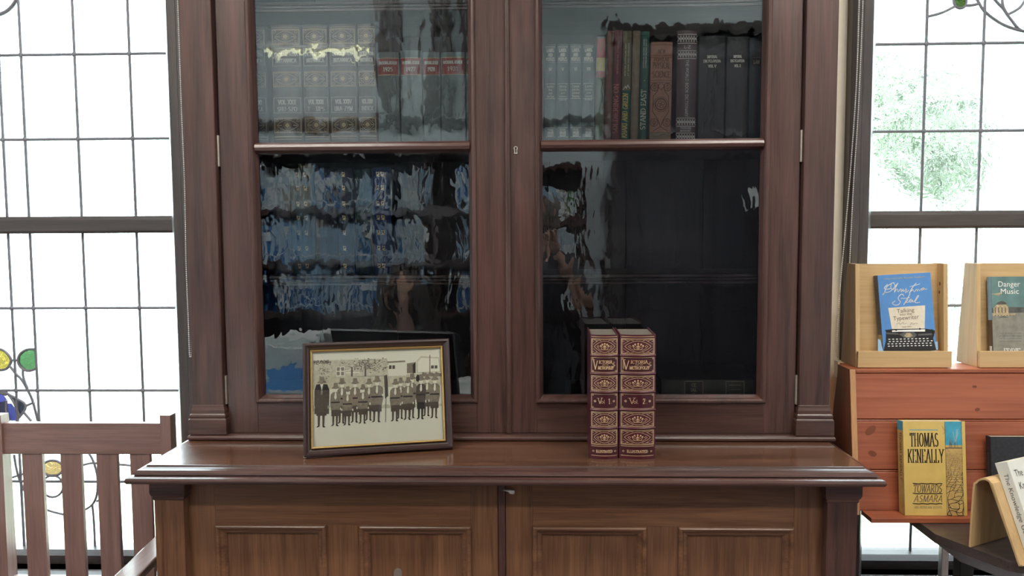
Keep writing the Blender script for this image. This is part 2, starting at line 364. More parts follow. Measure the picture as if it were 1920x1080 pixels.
# picture rail and dark posts on the far wall, dark double door
m = MB(); m.prism([(YB, 2.19), (YB + .03, 2.20), (YB + .035, 2.225), (YB, 2.25)], XW0, .50, 'casing_x', axis='x'); struct('trim_1', m)
m = MB()
for x0, x1 in ((-1.04, -.96), (-.93, -.89), (-.72, -.65), (-.60, -.55), (-.47, -.40)): m.box(x0, x1, YB, YB + .06, 2.26, ZC, 'casing_z')
struct('trim_2', m)
dr = thing('door_1', None, None, (1.06, YB, 0)); dr['kind'] = 'structure'
m = MB(); m.frame(.50, 1.70, -.08, 2.86, [(0, YB), (0, YB + .05), (.03, YB + .06), (.08, YB + .04), (.08, YB - .1)], 'casing_z'); m.build('door_frame', dr)
for s in (0, 1):
    x0 = .58 + .52 * s; m = MB(); m.box(x0, x0 + .52, YB - .09, YB - .05, 0, 2.78, 'dark_inside_z')
    for za, zb in ((.15, .95), (1.1, 2.0), (2.12, 2.66)): m.frame(x0 + .1, x0 + .42, za, zb, [(0, YB - .05), (.008, YB - .035), (.03, YB - .042), (.03, YB - .05)], 'dark_inside_z')
    m.build('door_leaf', dr)
t = thing('light_switch', 'pale switch plate beside the dark double door behind the camera', 'switch', (1.47, YB + .061, 1.68))
m = MB(); m.box(1.44, 1.50, YB + .061, YB + .07, 1.60, 1.77, 'white_plastic'); m.build('plate', t, bevel=.003)
m = MB(); m.box(1.46, 1.48, YB + .07, YB + .078, 1.66, 1.70, 'white_plastic'); m.build('rocker', t)
# ================================================================== windows
def lead(mb, pts, w=.0095, y=.447):
    pts = [Vector((p[0], y, p[1])) for p in pts]
    mb.tube([p for p in pts], w / 2, 'lead', n=6)
def window(k, side):
    a, b = WINS[k]
    root = thing('window_%d' % k, None, None, ((a + b) / 2, .36, WZ0)); root['kind'] = 'structure'
    # architrave + reveal lining
    m = MB(); o = .10
    o = .084; m.frame(a - o - .03, b + o + .03, WZ0 - .124, WZ1 + .114, [(0, .36), (0, .325), (.012, .318), (.03, .318), (.036, .325), (.062, .325), (.068, .332), (.084, .36), (.084, .42), (.099, .42), (.099, .436), (.114, .436), (.114, .47), (.0, .47)], 'casing_z')
    m.build('window_frame', root)
    # meeting rail
    m = MB(); m.prism([(.47, 1.478), (.425, 1.478), (.42, 1.486), (.42, 1.520), (.428, 1.532), (.47, 1.534)], a - .01, b + .01, 'casing_x', axis='x'); m.build('meeting_rail', root)
    m = MB(); m.prism([(.47, WZ0 - .045), (.40, WZ0 - .045), (.40, WZ0 - .012), (.42, WZ0), (.47, WZ0 + .004)], a - .02, b + .02, 'casing_x', axis='x')
    m.prism([(.44, WZ0 - .075), (.30, WZ0 - .075), (.29, WZ0 - .065), (.29, WZ0 - .052), (.30, WZ0 - .043), (.44, WZ0 - .043)], a - .15, b + .15, 'casing_x', axis='x'); m.build('window_sill', root)
    # glass, one mesh per sash
    for za, zb in ((WZ0 - .004, 1.48), (1.53, WZ1)):
        m = MB(); m.box(a - .005, b + .005, .452, .456, za, zb, 'clear_glass'); m.build('glass_pane', root)
    # leading
    m = MB(); xs = [a + 0.0]
    if k == 1: vx = [-1.278, -1.455, -1.628, -1.70, -1.80, -1.95, -2.12]
    else: vx = [1.2115, 1.385, 1.56, 1.735, 1.91, 2.08]
    for x in vx:
        lead(m, [(x, 1.53), (x, WZ1)]); lead(m, [(x, WZ0 if x < -1.6 or k == 2 else .985 - .25 * 0), (x, 1.485)]) if not (k == 1 and x > -1.5) else lead(m, [(x, .80 if x > -1.4 else .80), (x, 1.485)])
    for z in (2.045, 1.779, 2.32): lead(m, [(a, z), (b, z)])
    for z in (1.236, .965): lead(m, [(a, z), (b, z)])
    lead(m, [(a, .66), (b, .66)])
    for z in (2.045, 1.779, 1.236, .965):
        for x in vx: m.ball((x, .445, z), .0085, 'lead', 8, 5, (1, .45, 1))
    G = []
    def A(L, y=.447): return [(q.x, q.z) for q in (at(px, py, y) for px, py in L)]
    if k == 1:
        # rose motif (pixel sketch turned into positions on the glass)
        def Z1(p): return (p[0] / 4.91, 600 + p[1] / 4.91)
        gr = A([Z1(p) for p in smoothline([(328, 268), (255, 270), (205, 295), (172, 340), (172, 400), (205, 445), (255, 468), (300, 462), (330, 448)], 4)])
        lead(m, gr, .009); G.append((gr, 'green_glass'))
        ye = A([Z1(p) for p in smoothline([(-60, 270), (5, 268), (60, 300), (100, 355), (98, 400), (60, 450), (5, 462), (-60, 455), (-100, 400), (-100, 320), (-60, 270)], 4)])
        lead(m, ye, .009); G.append((ye, 'yellow_glass'))
        for L in ([(100, 370), (160, 370)], [(85, 415), (140, 485), (205, 555), (250, 635), (300, 740), (350, 930)], [(213, 450), (215, 520), (255, 635)], [(240, 790), (300, 765), (318, 770)],
                  [(40, 668), (120, 705), (240, 790), (150, 930)], [(0, 668), (60, 668), (130, 760), (175, 880)], [(60, 740), (60, 840), (90, 930)], [(220, 850), (290, 930)], [(-80, 700), (-20, 668), (60, 690)]):
            lead(m, A([Z1(p) for p in smoothline(L, 4)]), .009)
        G.append((A([Z1(p) for p in [(40, 670), (120, 708), (236, 792), (178, 880), (130, 770)]]), 'lilac_glass'))
        G.append((A([Z1(p) for p in [(60, 770), (100, 772), (150, 840), (165, 890), (140, 930), (75, 930)]]), 'violet_glass'))
        G.append((A([Z1(p) for p in [(-80, 690), (20, 682), (60, 740), (-20, 775), (-80, 775)]]), 'violet_glass'))
        G.append((A([Z1(p) for p in [(-80, 775), (60, 745), (60, 860), (-80, 860)]]), 'grey_glass'))
        def Z2(p): return (p[0] / 4.91, 840 + p[1] / 4.91)
        am = A([Z2(p) for p in arc(485, 185, 98, 72, 0, 360, 20)]); lead(m, am, .009); G.append((am, 'amber_glass'))
        for L in (arc(485, 352, 98, 100, 0, 360, 20), [(130, 60), (150, 180), (180, 290), (230, 400)], [(60, 262), (110, 270), (160, 255), (240, 230)], [(640, 190), (760, 158), (850, 138), (950, 145), (1090, 150), (1210, 162), (1320, 190)],
                  [(800, 20), (850, 100), (885, 200), (900, 300), (892, 430), (850, 520), (760, 580), (660, 615), (560, 605), (400, 555), (330, 480)], [(850, 520), (862, 640), (870, 780), (875, 900)], [(890, 490), (930, 480), (1050, 480)]):
            lead(m, A([Z2(p) for p in (smoothline(L, 4) if len(L) < 15 else L)]), .008)
        lead(m, A(smoothline([(-30, 30), (0, 27), (20, 15), (34, -8), (40, -40)], 4)), .012)
    else:
        def Z3(p): return (1720 + p[0] / 9.0, p[1] / 9.0)
        gr = A([Z3(p) for p in smoothline([(610, -260), (600, -100), (615, 30), (650, 110), (730, 140), (800, 105), (825, 30), (815, -100), (770, -250), (690, -330), (610, -260)], 4)])
        lead(m, gr, .009); G.append((gr, 'lime_glass'))
        for L in ([(150, 285), (300, 250), (450, 200), (640, 105)], [(820, 95), (920, 90), (1030, 65)], [(800, -500), (900, -200), (1020, 20), (1130, 190), (1350, 360), (1550, 460), (1800, 530), (2200, 600)],
                  [(1100, -300), (1310, 0), (1440, 140), (1530, 270), (1700, 480), (1800, 530)], [(1420, -300), (1430, 0), (1450, 120), (1530, 260)], [(2000, -300), (1800, 30), (1700, 150), (1530, 245)]):
            lead(m, A([Z3(p) for p in smoothline(L, 5)]), .009)
    m.build('leadwork', root)
    by = {}
    for pts, mt in G: by.setdefault(mt, MB()).prism(pts, .4495, .4515, mt, axis='y')
    for mt, q in by.items(): q.build('stained_glass', root)
    return root
window(1, -1); window(2, 1)
# dark panelled dado under the windows
for k in (1, 2):
    a, b = WINS[k]; m = MB(); m.box(a - .14, b + .14, .345, .36, 0, WZ0 - .14, 'chair_wood_x'); struct('trim_%d' % (k + 2), m)
m = MB(); m.box(XW0, XW1, .335, .36, 0, .12, 'casing_x'); struct('baseboard_back', m)
# garden
m = MB(); m.box(-9, 9, YWO, 12, -.45, -.4, 'lawn' if 'lawn' in MT else 'leaf') if False else None
plain('lawn', (.36, .42, .30), .9, vary=.3, scale=20); plain('leaf', (.24, .31, .22), .6, vary=.3, scale=8); plain('leaf_pale', (.38, .42, .36), .6, vary=.3, scale=8)
m = MB(); m.box(-9, 9, YWO, 12, -.45, -.4, 'lawn'); struct('ground', m)
def shrub(name, label, cx, cyy, w, h, z0, n, seed, mt='leaf', big=1.0):
    rnd = random.Random(seed); m = MB()
    for i in range(n):
        while True:
            p = Vector((rnd.uniform(-1, 1), rnd.uniform(-1, 1), rnd.uniform(-1, 1)))
            if .4 < p.length < 1: break
        c = Vector((cx + p.x * w, cyy + p.y * .5, z0 + h / 2 + p.z * h / 2)); s = rnd.uniform(.03, .07) * big
        u = Vector((rnd.gauss(0, 1), rnd.gauss(0, 1), rnd.gauss(0, 1))).normalized(); v = u.orthogonal().normalized() * .5
        m.add([c - u * s, c + v * s, c + u * s, c - v * s], [(0, 1, 2, 3)], mt if rnd.random() < .7 else 'leaf_pale')
    t = thing(name, label, 'shrub', (cx, cyy, -.4)); m.build('foliage', t)
    q = MB(); q.tube([(cx, cyy, -.4), (cx + .05, cyy, z0 + h * .3), (cx, cyy, z0 + h * .7)], [.04, .03, .01], 'casing_z'); q.build('stem', t)
shrub('garden_shrub', 'tall pale green shrub outside the right window', 3.1, 3.4, 1.35, 1.75, 1.42, 9500, 3, 'leaf', 1.2)
shrub('garden_shrub', 'small sparse shrub outside the left window', -3.2, 3.6, .8, .8, 1.65, 1500, 5)
shrub('garden_shrub', 'low pinkish grey shrub outside the lower right window', 4.6, 5.2, 1.7, 1.5, .2, 8000, 9, 'leaf_pale', 1.3)
# added fill lights on the ceiling, out of view, brightening the cabinet front
def ceiling_fill_light(x, y):
    t = thing('ceiling_fill_light', 'long white fill light added on the ceiling, out of view', 'light', (x, y, ZC), group='added fill lights on the ceiling')
    m = MB(); m.box(x - .62, x + .62, y - .11, y + .11, ZC - .06, ZC, 'white'); m.build('housing', t, bevel=.01)
    m = MB(); m.box(x - .58, x + .58, y - .09, y + .09, ZC - .075, ZC - .061, 'diffuser'); m.build('diffuser', t)
    o = light('ceiling_fill_glow', 'AREA', (0, 0, -.08), (0, 0, 0), LAMP_W, (1, .93, .84), (1.16, .18)); o.parent = t
LAMP_W = 24
plain('diffuser', (1, .93, .84), .5, emit=7)
for x in (-1.3, 1.3):
    for y in (-1.1, -2.4): ceiling_fill_light(x, y)
plain('warm_tube', (1, .93, .62), .5, emit=3)
t = thing('pendant_lamp', 'slim warm strip lamp hanging from two rods behind the camera', 'lamp', (-1.28, -2.6, 2.56))
m = MB(); m.box(-1.60, -.96, -2.63, -2.57, 2.56, 2.59, 'white'); m.build('housing', t, bevel=.004)
m = MB(); m.tube([(-1.59, -2.6, 2.545), (-.97, -2.6, 2.545)], .013, 'warm_tube'); m.build('tube', t)
for x in (-1.5, -1.06):
    m = MB(); m.tube([(x, -2.6, 2.59), (x, -2.6, ZC)], .004, 'steel'); m.build('rod', t)
# ================================================================== bookcase (upper, glazed)
XL, XR, ZT, HT = -.903, .765, .928, 2.62
bc = thing('glazed_bookcase', 'dark mahogany glazed bookcase with two doors standing on the worktop', 'bookcase', (-.069, .15, ZT))
m = MB()
for x0, x1 in ((XL + .004, XL + .024), (XR - .024, XR - .004)): m.box(x0, x1, .02, .345, ZT + .03, HT, 'mahogany_z')
m.box(XL + .02, XR - .02, .02, .345, ZT + .03, 1.022, 'mahogany_x'); m.box(XL, XR, .0, .345, HT - .03, HT, 'mahogany_x')
m.box(XL + .02, -.810, .004, .03, ZT + .03, HT - .03, 'mahogany_z'); m.box(.676, XR - .02, .004, .03, ZT + .03, HT - .03, 'mahogany_z')
m.build('carcass', bc, bevel=.002)
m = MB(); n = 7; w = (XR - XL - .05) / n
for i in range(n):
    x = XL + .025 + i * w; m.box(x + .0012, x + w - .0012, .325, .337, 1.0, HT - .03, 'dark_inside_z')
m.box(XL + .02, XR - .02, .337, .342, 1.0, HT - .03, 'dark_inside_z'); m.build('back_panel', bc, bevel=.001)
for x0, x1, s in ((XL, -.820, 1), (.685, XR, -1)):
    m = MB(); m.box(x0, x1, -.018, .02, 1.02, HT - .03, 'mahogany_z'); m.build('pilaster', bc, bevel=.0025)
    m = MB(); c = (x0 + x1) / 2; hw = (x1 - x0) / 2
    prof = [(.000, 1.022), (.001, 1.015), (.003, 1.008), (.0035, .999), (.006, .997), (.007, .992), (.006, .987), (.009, .984), (.0095, .948), (.0095, .944)]
    m.mitre([[(c - hw - o, .02, z), (c - hw - o, -.019 - o, z), (c + hw + o, -.019 - o, z), (c + hw + o, .02, z)] for o, z in prof] + [[(c, .02, .944)] * 4, [(c, .02, 1.022)] * 4], 'mahogany_x', closed_prof=True)
    m.build('plinth_block', bc, bevel=.001)
m = MB(); pr = [(0, ZT + .0005), (.004, ZT + .0005), (.0075, ZT + .004), (.008, ZT + .009), (.006, ZT + .013), (0, ZT + .0155)]
m.mitre([[(XL - .004 - o, .34, z), (XL - .004 - o, -.024 - o, z), (XR + .004 + o, -.024 - o, z), (XR + .004 + o, .34, z)] for o, z in pr] + [[(XL + .2, .34, ZT + .0155), (XL + .2, .1, ZT + .0155), (XR - .2, .1, ZT + .0155), (XR - .2, .34, ZT + .0155)], [(XL + .2, .34, ZT + .0005), (XL + .2, .1, ZT + .0005), (XR - .2, .1, ZT + .0005), (XR - .2, .34, ZT + .0005)]], 'mahogany_x', closed_path=False)
m.build('base_moulding', bc)
# shelves with a reeded front edge
def shelf(zt, zb=None):
    zb = zb or zt - .028; m = MB(); h = zt - zb
    p = [(.315, zt), (.046, zt), (.040, zt - .1 * h), (.039, zt - .32 * h), (.044, zt - .40 * h), (.040, zt - .48 * h), (.040, zt - .62 * h), (.045, zt - .70 * h), (.041, zt - .78 * h), (.041, zb + .06 * h), (.046, zb), (.315, zb)]
    m.prism(p, XL + .026, XR - .026, 'mahogany_x', axis='x'); m.build('shelf', bc)
shelf(1.712); shelf(1.362); shelf(2.078, 2.052)
def door(x0, x1, ia, ib, hx, side):
    """ia..ib: clear opening inside the mouldings"""
    d = MB(); z0, z1 = .944, HT - .04; zb, zm0, zm1, zt = 1.040, 1.680, 1.711, HT - .13; y0, y1 = -.004, .022; q = .012
    d.box(x0, ia - q, y0, y1, z0, z1, 'mahogany_z'); d.box(ib + q, x1, y0, y1, z0, z1, 'mahogany_z')
    d.box(ia - q, ib + q, y0, y1, z0, zb - q, 'mahogany_x'); d.box(ia - q, ib + q, y0, y1, zt + q, z1, 'mahogany_x')
    # glazing moulding round the whole opening, bar across
    P = [(-.016, y0), (-.016, y0 - .004), (-.012, y0 - .008), (-.006, y0 - .007), (-.002, y0 - .001), (.004, .010), (.004, .018), (-.016, .018)]
    d.mitre([[(ia + o, y, zb + o), (ib - o, y, zb + o), (ib - o, y, zt - o), (ia + o, y, zt - o)] for o, y in P], 'mahogany_z')
    d.prism([(y0 + .006, zm0 + .002), (y0 - .003, zm0 + .008), (y0 - .006, (zm0 + zm1) / 2), (y0 - .003, zm1 - .008), (y0 + .006, zm1 - .002), (.018, zm1), (.018, zm0)], ia, ib, 'mahogany_x', axis='x')
    o = d.build('door', bc, bevel=.0012)
    for za, zc in ((zb, zm0 + .003), (zm1 - .003, zt)):
        g = MB(); g.box(ia + .001, ib - .001, .0125, .0150, za, zc, 'bookcase_glass'); g.build('glass_pane', o)
    for za, zc in ((1.022, 1.098), (1.648, 1.728)):
        g = MB(); g.tube([(hx, y0 - .003, za), (hx, y0 - .003, zc)], .0032, 'brass', 8); g.box(hx - .0035, hx + .0035, y0 - .002, y0 + .01, za, zc, 'brass'); g.build('hinge', o)
    return o
dl = door(-.814, -.066, -.722, -.163, -.8175, -1)
d2 = door(-.0645, .680, .0205, .588, .6825, 1)
m = MB(); m.tube([(-.0655, -.006, .946), (-.0655, -.006, HT - .05)], .0078, 'mahogany_z', 10); m.build('astragal', d2)
m = MB(); k0 = at(967, 281, -.006)
m.prism([(k0.x + a, k0.z + b) for a, b in arc(0, .004, .0055, .0055, -50, 230, 12) + [(-.0045, -.009), (-.003, -.0105), (.003, -.0105), (.0045, -.009)]], -.0065, -.004, 'brass', axis='y')
m.prism([(k0.x + a, k0.z + b) for a, b in arc(0, .0045, .0027, .0027, -60, 240, 10) + [(-.0016, -.007), (.0016, -.007)]], -.0072, -.0066, 'black_paint', axis='y')
tag(m.build('escutcheon', d2), 'small brass keyhole plate')
# ================================================================== worktop
YF, OV = -.238, .038
wl = at(233, 909, YF - OV).x + OV; wr = at(1663, 917, YF - OV).x - OV
wt = MB()
P = [(-.02, ZT), (0, ZT), (.0015, ZT - .0005), (.003, ZT - .004), (.010, ZT - .0065), (.018, ZT - .0085), (.024, ZT - .0125), (.0255, ZT - .0165), (.022, ZT - .0175), (.022, ZT - .020), (.030, ZT - .0205), (.036, ZT - .0225), (.038, ZT - .0275), (.038, ZT - .031), (.035, ZT - .036), (.028, ZT - .038), (-.02, ZT - .038)]
loops = [[(wl - o, .345, z), (wl - o, YF - o, z), (wr + o, YF - o, z), (wr + o, .345, z)] for o, z in P]
wt.mitre(loops, 'mahogany_x', closed_prof=False, closed_path=False)
wt.add([(wl + .02, .345, ZT), (wl + .02, YF + .02, ZT), (wr - .02, YF + .02, ZT), (wr - .02, .345, ZT)], [(0, 1, 2, 3)], 'mahogany_top')
wt.add([(wl + .02, .345, ZT - .038), (wl + .02, YF + .02, ZT - .038), (wr - .02, YF + .02, ZT - .038), (wr - .02, .345, ZT - .038)], [(0, 1, 2, 3)], 'mahogany_x')
wt.add([l[0] for l in loops] + [(wl + .02, .345, ZT - .038)], [tuple(range(len(loops)))], 'mahogany_x'); wt.add([l[3] for l in loops], [tuple(range(len(loops)))], 'mahogany_x')
wt.add([(wl + .02, .345, ZT - .038), (wl + .02, .345, ZT), (wr - .02, .345, ZT), (wr - .02, .345, ZT - .038)], [(0, 1, 2, 3)], 'mahogany_x')
for i, mi in enumerate(wt.m[:3]): pass
# the flat strip between bead and top belongs to the polished top
for i in range(3): wt.m[i] = wt.mi('mahogany_top')
tag(wt.build('worktop'), 'polished mahogany worktop with moulded edge between the cupboard and the glazed bookcase', 'worktop')
# ================================================================== base cupboard
YP, YD = -.232, -.205; ZB = ZT - .039
cu = thing('base_cupboard', 'mahogany cupboard with panelled doors under the worktop', 'cupboard', (-.069, .05, 0))
xl, xr = at(291, 1000, YP).x, at(1607, 1000, YP).x
m = MB(); m.box(xl + .01, xr - .01, YD + .012, .34, .08, ZB, 'mahogany_z'); m.box(xl, xr, YP, .34, 0, .08, 'mahogany_x'); m.build('carcass', cu, bevel=.002)
for x0, x1 in ((xl, at(346, 1000, YP).x), (at(1550, 1000, YP).x, xr)):
    m = MB(); m.box(x0, x1, YP, YD + .02, .08, ZB - .04, 'mahogany_z' if x0 > 0 else 'mahogany_warm_z')  # left pilaster takes the brightened mahogany, right one the plain
    m.build('pilaster', cu, bevel=.0015); m = MB(); c, hw = (x0 + x1) / 2, (x1 - x0) / 2
    pf = [(0, ZB - .050), (.002, ZB - .047), (.0025, ZB - .040), (.005, ZB - .038), (.0075, ZB - .030), (.0075, ZB)]
    m.mitre([[(c - hw - o, YD + .02, z), (c - hw - o, YP - o, z), (c + hw + o, YP - o, z), (c + hw + o, YD + .02, z)] for o, z in pf] + [[(c, YD + .02, ZB)] * 4, [(c, YD + .02, ZB - .05)] * 4], 'mahogany_x', closed_prof=True)
    m.build('capital', cu, bevel=.001)
def bdoor(px0, px1, panels, mt):
    X = lambda p: at(p, 1000, YD).x
    x0, x1 = X(px0), X(px1); zt = ZB - .0015; d = MB(); ztp = at(700, 985, YD).z; y0 = YD
    ps = [(X(a), X(b)) for a, b in panels]; xs = [x0] + [v for p in ps for v in p] + [x1]
    for i in range(0, len(xs), 2): d.box(xs[i], xs[i + 1], y0, y0 + .02, .09, zt, mt + 'z') if i in (0, len(xs) - 2) else d.box(xs[i], xs[i + 1], y0, y0 + .02, .19, ztp, mt + 'z')
    d.box(ps[0][0], ps[-1][1], y0, y0 + .02, ztp, zt, mt + 'x'); d.box(ps[0][0], ps[-1][1], y0, y0 + .02, .09, .19, mt + 'x')
    for a, b in ps:
        d.mitre([[(a + o, y, .19 + o), (b - o, y, .19 + o), (b - o, y, ztp - o), (a + o, y, ztp - o)] for o, y in [(-.001, y0), (0, y0 - .006), (.004, y0 - .009), (.009, y0 - .007), (.012, y0 - .001), (.019, y0 + .001), (.024, y0 + .007), (.025, y0 + .012), (0, y0 + .014)]], mt + 'x')
    o = d.build('door', cu, bevel=.0012)
    for a, b in ps:
        g = MB(); g.box(a + .01, b - .01, y0 + .009, y0 + .014, .2, ztp - .01, mt + 'z'); g.build('panel', o)
    return o
b1 = bdoor(352, 934, [(405, 612), (674, 883)], 'mahogany_warm_')
b2 = bdoor(948, 1543, [(999, 1212), (1272, 1488)], 'mahogany_warm_')
m = MB(); xa, xb = at(935, 1000, YD).x, at(947.5, 1000, YD).x; m.box(xa, xb, YD - .006, YD + .01, .09, ZB - .0015, 'mahogany_z'); m.build('astragal', b2, bevel=.003)
m = MB(); k1 = at(745, 1076, YD); m.prism([(k1.x + a, k1.z + b) for a, b in arc(0, 0, .010, .010, 0, 180, 12) + [(-.010, -.03), (.010, -.03)]], YD + .006, YD + .009, 'brass', axis='y'); m.build('escutcheon', b1)
m = MB(); q = at(953, 921, YD - .01)
m.prism([(q.x - .014, q.z + .003), (q.x + .015, q.z + .0025), (q.x + .015, q.z - .004), (q.x + .012, q.z - .006), (q.x + .004, q.z - .005), (q.x, q.z)], YD - .014, YD - .0045, 'white', axis='y'); tag(m.build('catch', b2), 'pale chipped catch at the top of the door')
# ================================================================== books
def spine_fn(w, bulge, y0=0.0):
    def fn(u, v, l):
        t = u / (w / 2); t = max(-1, min(1, t))
        return Vector((u, y0 + bulge * t * t - l, v))
    return fn
def spine_poly(w, bulge, n=8): return [(-w / 2 + w * i / n, bulge * ((-1 + 2 * i / n) ** 2)) for i in range(n + 1)]
def book(name, label, cat, loc, w, h, d, cover, page='paper', bulge=.004, design=None, group=None, rz=0, rx=0, ry=0, board=.0025, bands=(), bandmat=None, inset=.003):
    t = thing(name, label, cat, loc, rz, group, world=False); t.rotation_euler = (rx, ry, rz)
    m = MB(); sp = spine_poly(w, bulge)
    outline = sp + [(w / 2, d), (w / 2 - board, d), (w / 2 - board, bulge + .004)] + [(x * (1 - 2 * board / w), y + board) for x, y in sp[::-1]] + [(-w / 2 + board, bulge + .004), (-w / 2 + board, d), (-w / 2, d)]
    # caps as strips so that the concave outline stays clean
    n = len(outline)
    m.add([(x, y, 0) for x, y in outline] + [(x, y, h) for x, y in outline], [(i, (i + 1) % n, n + (i + 1) % n, n + i) for i in range(n)], cover)
    m.add([(x, y, 0) for x, y in outline], [tuple(range(n))[::-1]], cover); m.add([(x, y, h) for x, y in outline], [tuple(range(n))], cover)
    m.build('cover', t, shift=(0, 0, 0))
    m = MB(); q = board + .0004
    m.prism([(x * (1 - 2 * q / w), y + board + .001) for x, y in sp] + [(w / 2 - q, d - inset), (-w / 2 + q, d - inset)], inset, h - inset, page); m.build('pages', t, shift=(0, 0, 0))
    if bands:
        for z in bands:
            m = MB(); r = .0024
            rg = []
            for x, y in [(x, bulge * (x / (w / 2)) ** 2) for x in [-w / 2 + w * i / 10 for i in range(11)]]:
                rg.append([(x, y + .001, z - r * 1.4), (x, y - r * .7, z - r), (x, y - r * 1.2, z), (x, y - r * .7, z + r), (x, y + .001, z + r * 1.4)])
            m.rings(rg, bandmat or cover); m.build('raised_band', t, shift=(0, 0, 0))
    if design:
        p = Print(spine_fn(w, bulge), curved=True); design(p, w, h)
        if p.mb.v: p.mb.build('spine_lettering', t, shift=(0, 0, 0))
    return t
cloth('burgundy', (.062, .006, .015), .38); MT['burgundy'].node_tree.nodes['Principled BSDF'].inputs['Coat Weight'].default_value = .25
cloth('burgundy_label', (.045, .006, .012), .35); cloth('brown_leather', (.055, .034, .026), .45); cloth('grey_green_cloth', (.16, .21, .22), .7); cloth('red_label', (.28, .03, .022), .5)
cloth('slate_cloth', (.115, .16, .17), .65); cloth('brown_red', (.18, .08, .06), .65); cloth('maroon', (.16, .035, .05), .6); cloth('olive', (.17, .15, .09), .7); cloth('deep_green', (.018, .115, .09), .6)
cloth('dull_tan', (.27, .22, .15), .75); cloth('terracotta', (.42, .21, .14), .7); cloth('terracotta_dark', (.10, .038, .022), .7); cloth('aubergine', (.055, .015, .025), .4); cloth('charcoal_cloth', (.018, .02, .024), .6)
cloth('navy_cloth', (.012, .018, .040), .55); cloth('teal_cloth', (.012, .035, .045), .55); cloth('blue_cloth', (.01, .03, .12), .5); cloth('sage', (.16, .20, .15), .7); cloth('jacket_red', (.42, .07, .05), .5); cloth('jacket_yellow', (.60, .45, .12), .5)
cloth('jacket_pink', (.45, .17, .14), .5); cloth('flat_green', (.10, .10, .07), .7)
# ---- gilt panels
def gilt_panel(p, u0, u1, v0, v1, m, rich=True, w=.0007, n=1):
    cu_, cv = (u0 + u1) / 2, (v0 + v1) / 2; W_, H_ = u1 - u0, v1 - v0
    p.box(u0, u1, v0, v1, w * 1.7, m, n=n); p.box(u0 + W_ * .03, u1 - W_ * .03, v0 + H_ * .06, v1 - H_ * .06, w * .6, m, n=n)
    e = [(cu_ - W_ * .40 + W_ * .8 * i / 14, cv + H_ * .36 * math.sin(math.pi * i / 14) ** .8) for i in range(15)]
    p.line(e, w * 1.3, m); p.line([(a, 2 * cv - b) for a, b in e], w * 1.3, m)
    if not rich:
        p.disc(cu_, cv, H_ * .17, m, n=8); p.ring(cu_, cv, H_ * .25, w, m, n=10)
        for sx in (-1, 1):
            p.line([(cu_ + sx * W_ * .22, cv), (cu_ + sx * W_ * .34, cv)], w * 2, m)
            for sy in (-1, 1): p.ring(cu_ + sx * W_ * .39, cv + sy * H_ * .33, H_ * .09, w, m, n=7)
        for k in range(9): p.disc(cu_ - W_ * .36 + W_ * .09 * k, cv + H_ * .41, w * .8, m, n=5); p.disc(cu_ - W_ * .36 + W_ * .09 * k, cv - H_ * .41, w * .8, m, n=5)
        return
    # vase of flowers
    p.line([(cu_ - W_ * .15, cv - H_ * .05), (cu_ - W_ * .09, cv - H_ * .2), (cu_ + W_ * .09, cv - H_ * .2), (cu_ + W_ * .15, cv - H_ * .05)], w * 1.5, m)
    for k in range(5):
        a = R(20 + 35 * k); x, y = cu_ + W_ * .16 * math.cos(a), cv + H_ * .20 * math.sin(a) - H_ * .02
        p.line([(cu_, cv - H_ * .17), (x, y)], w, m); p.disc(x, y, H_ * .065, m, n=7)
    p.disc(cu_, cv + H_ * .02, H_ * .075, m, n=8)
    for sx in (-1, 1):
        p.line([(cu_ + sx * W_ * q, cv + H_ * r_) for q, r_ in ((.04, -.18), (.14, -.22), (.23, -.14), (.30, .0), (.25, .07), (.21, .0), (.24, -.05))], w * 1.1, m)
        for sy in (-1, 1):
            x, y = cu_ + sx * W_ * .44, cv + sy * H_ * .36
            sp = [(x - sx * W_ * .10 * math.cos(k * .7) * (1 - k / 11), y + sy * H_ * .10 * math.sin(k * .7) * (1 - k / 11)) for k in range(9)]
            p.line(sp, w, m); p.disc(x - sx * W_ * .13, y + sy * H_ * .0, w * 1.4, m, n=6); p.line([(x - sx * W_ * .2, y + sy * H_ * .05), (x, y - sy * H_ * .22)], w * .9, m)
            p.line([(x - sx * W_ * .22, y + sy * H_ * .06), (x - sx * W_ * .30, y + sy * H_ * .02)], w, m)
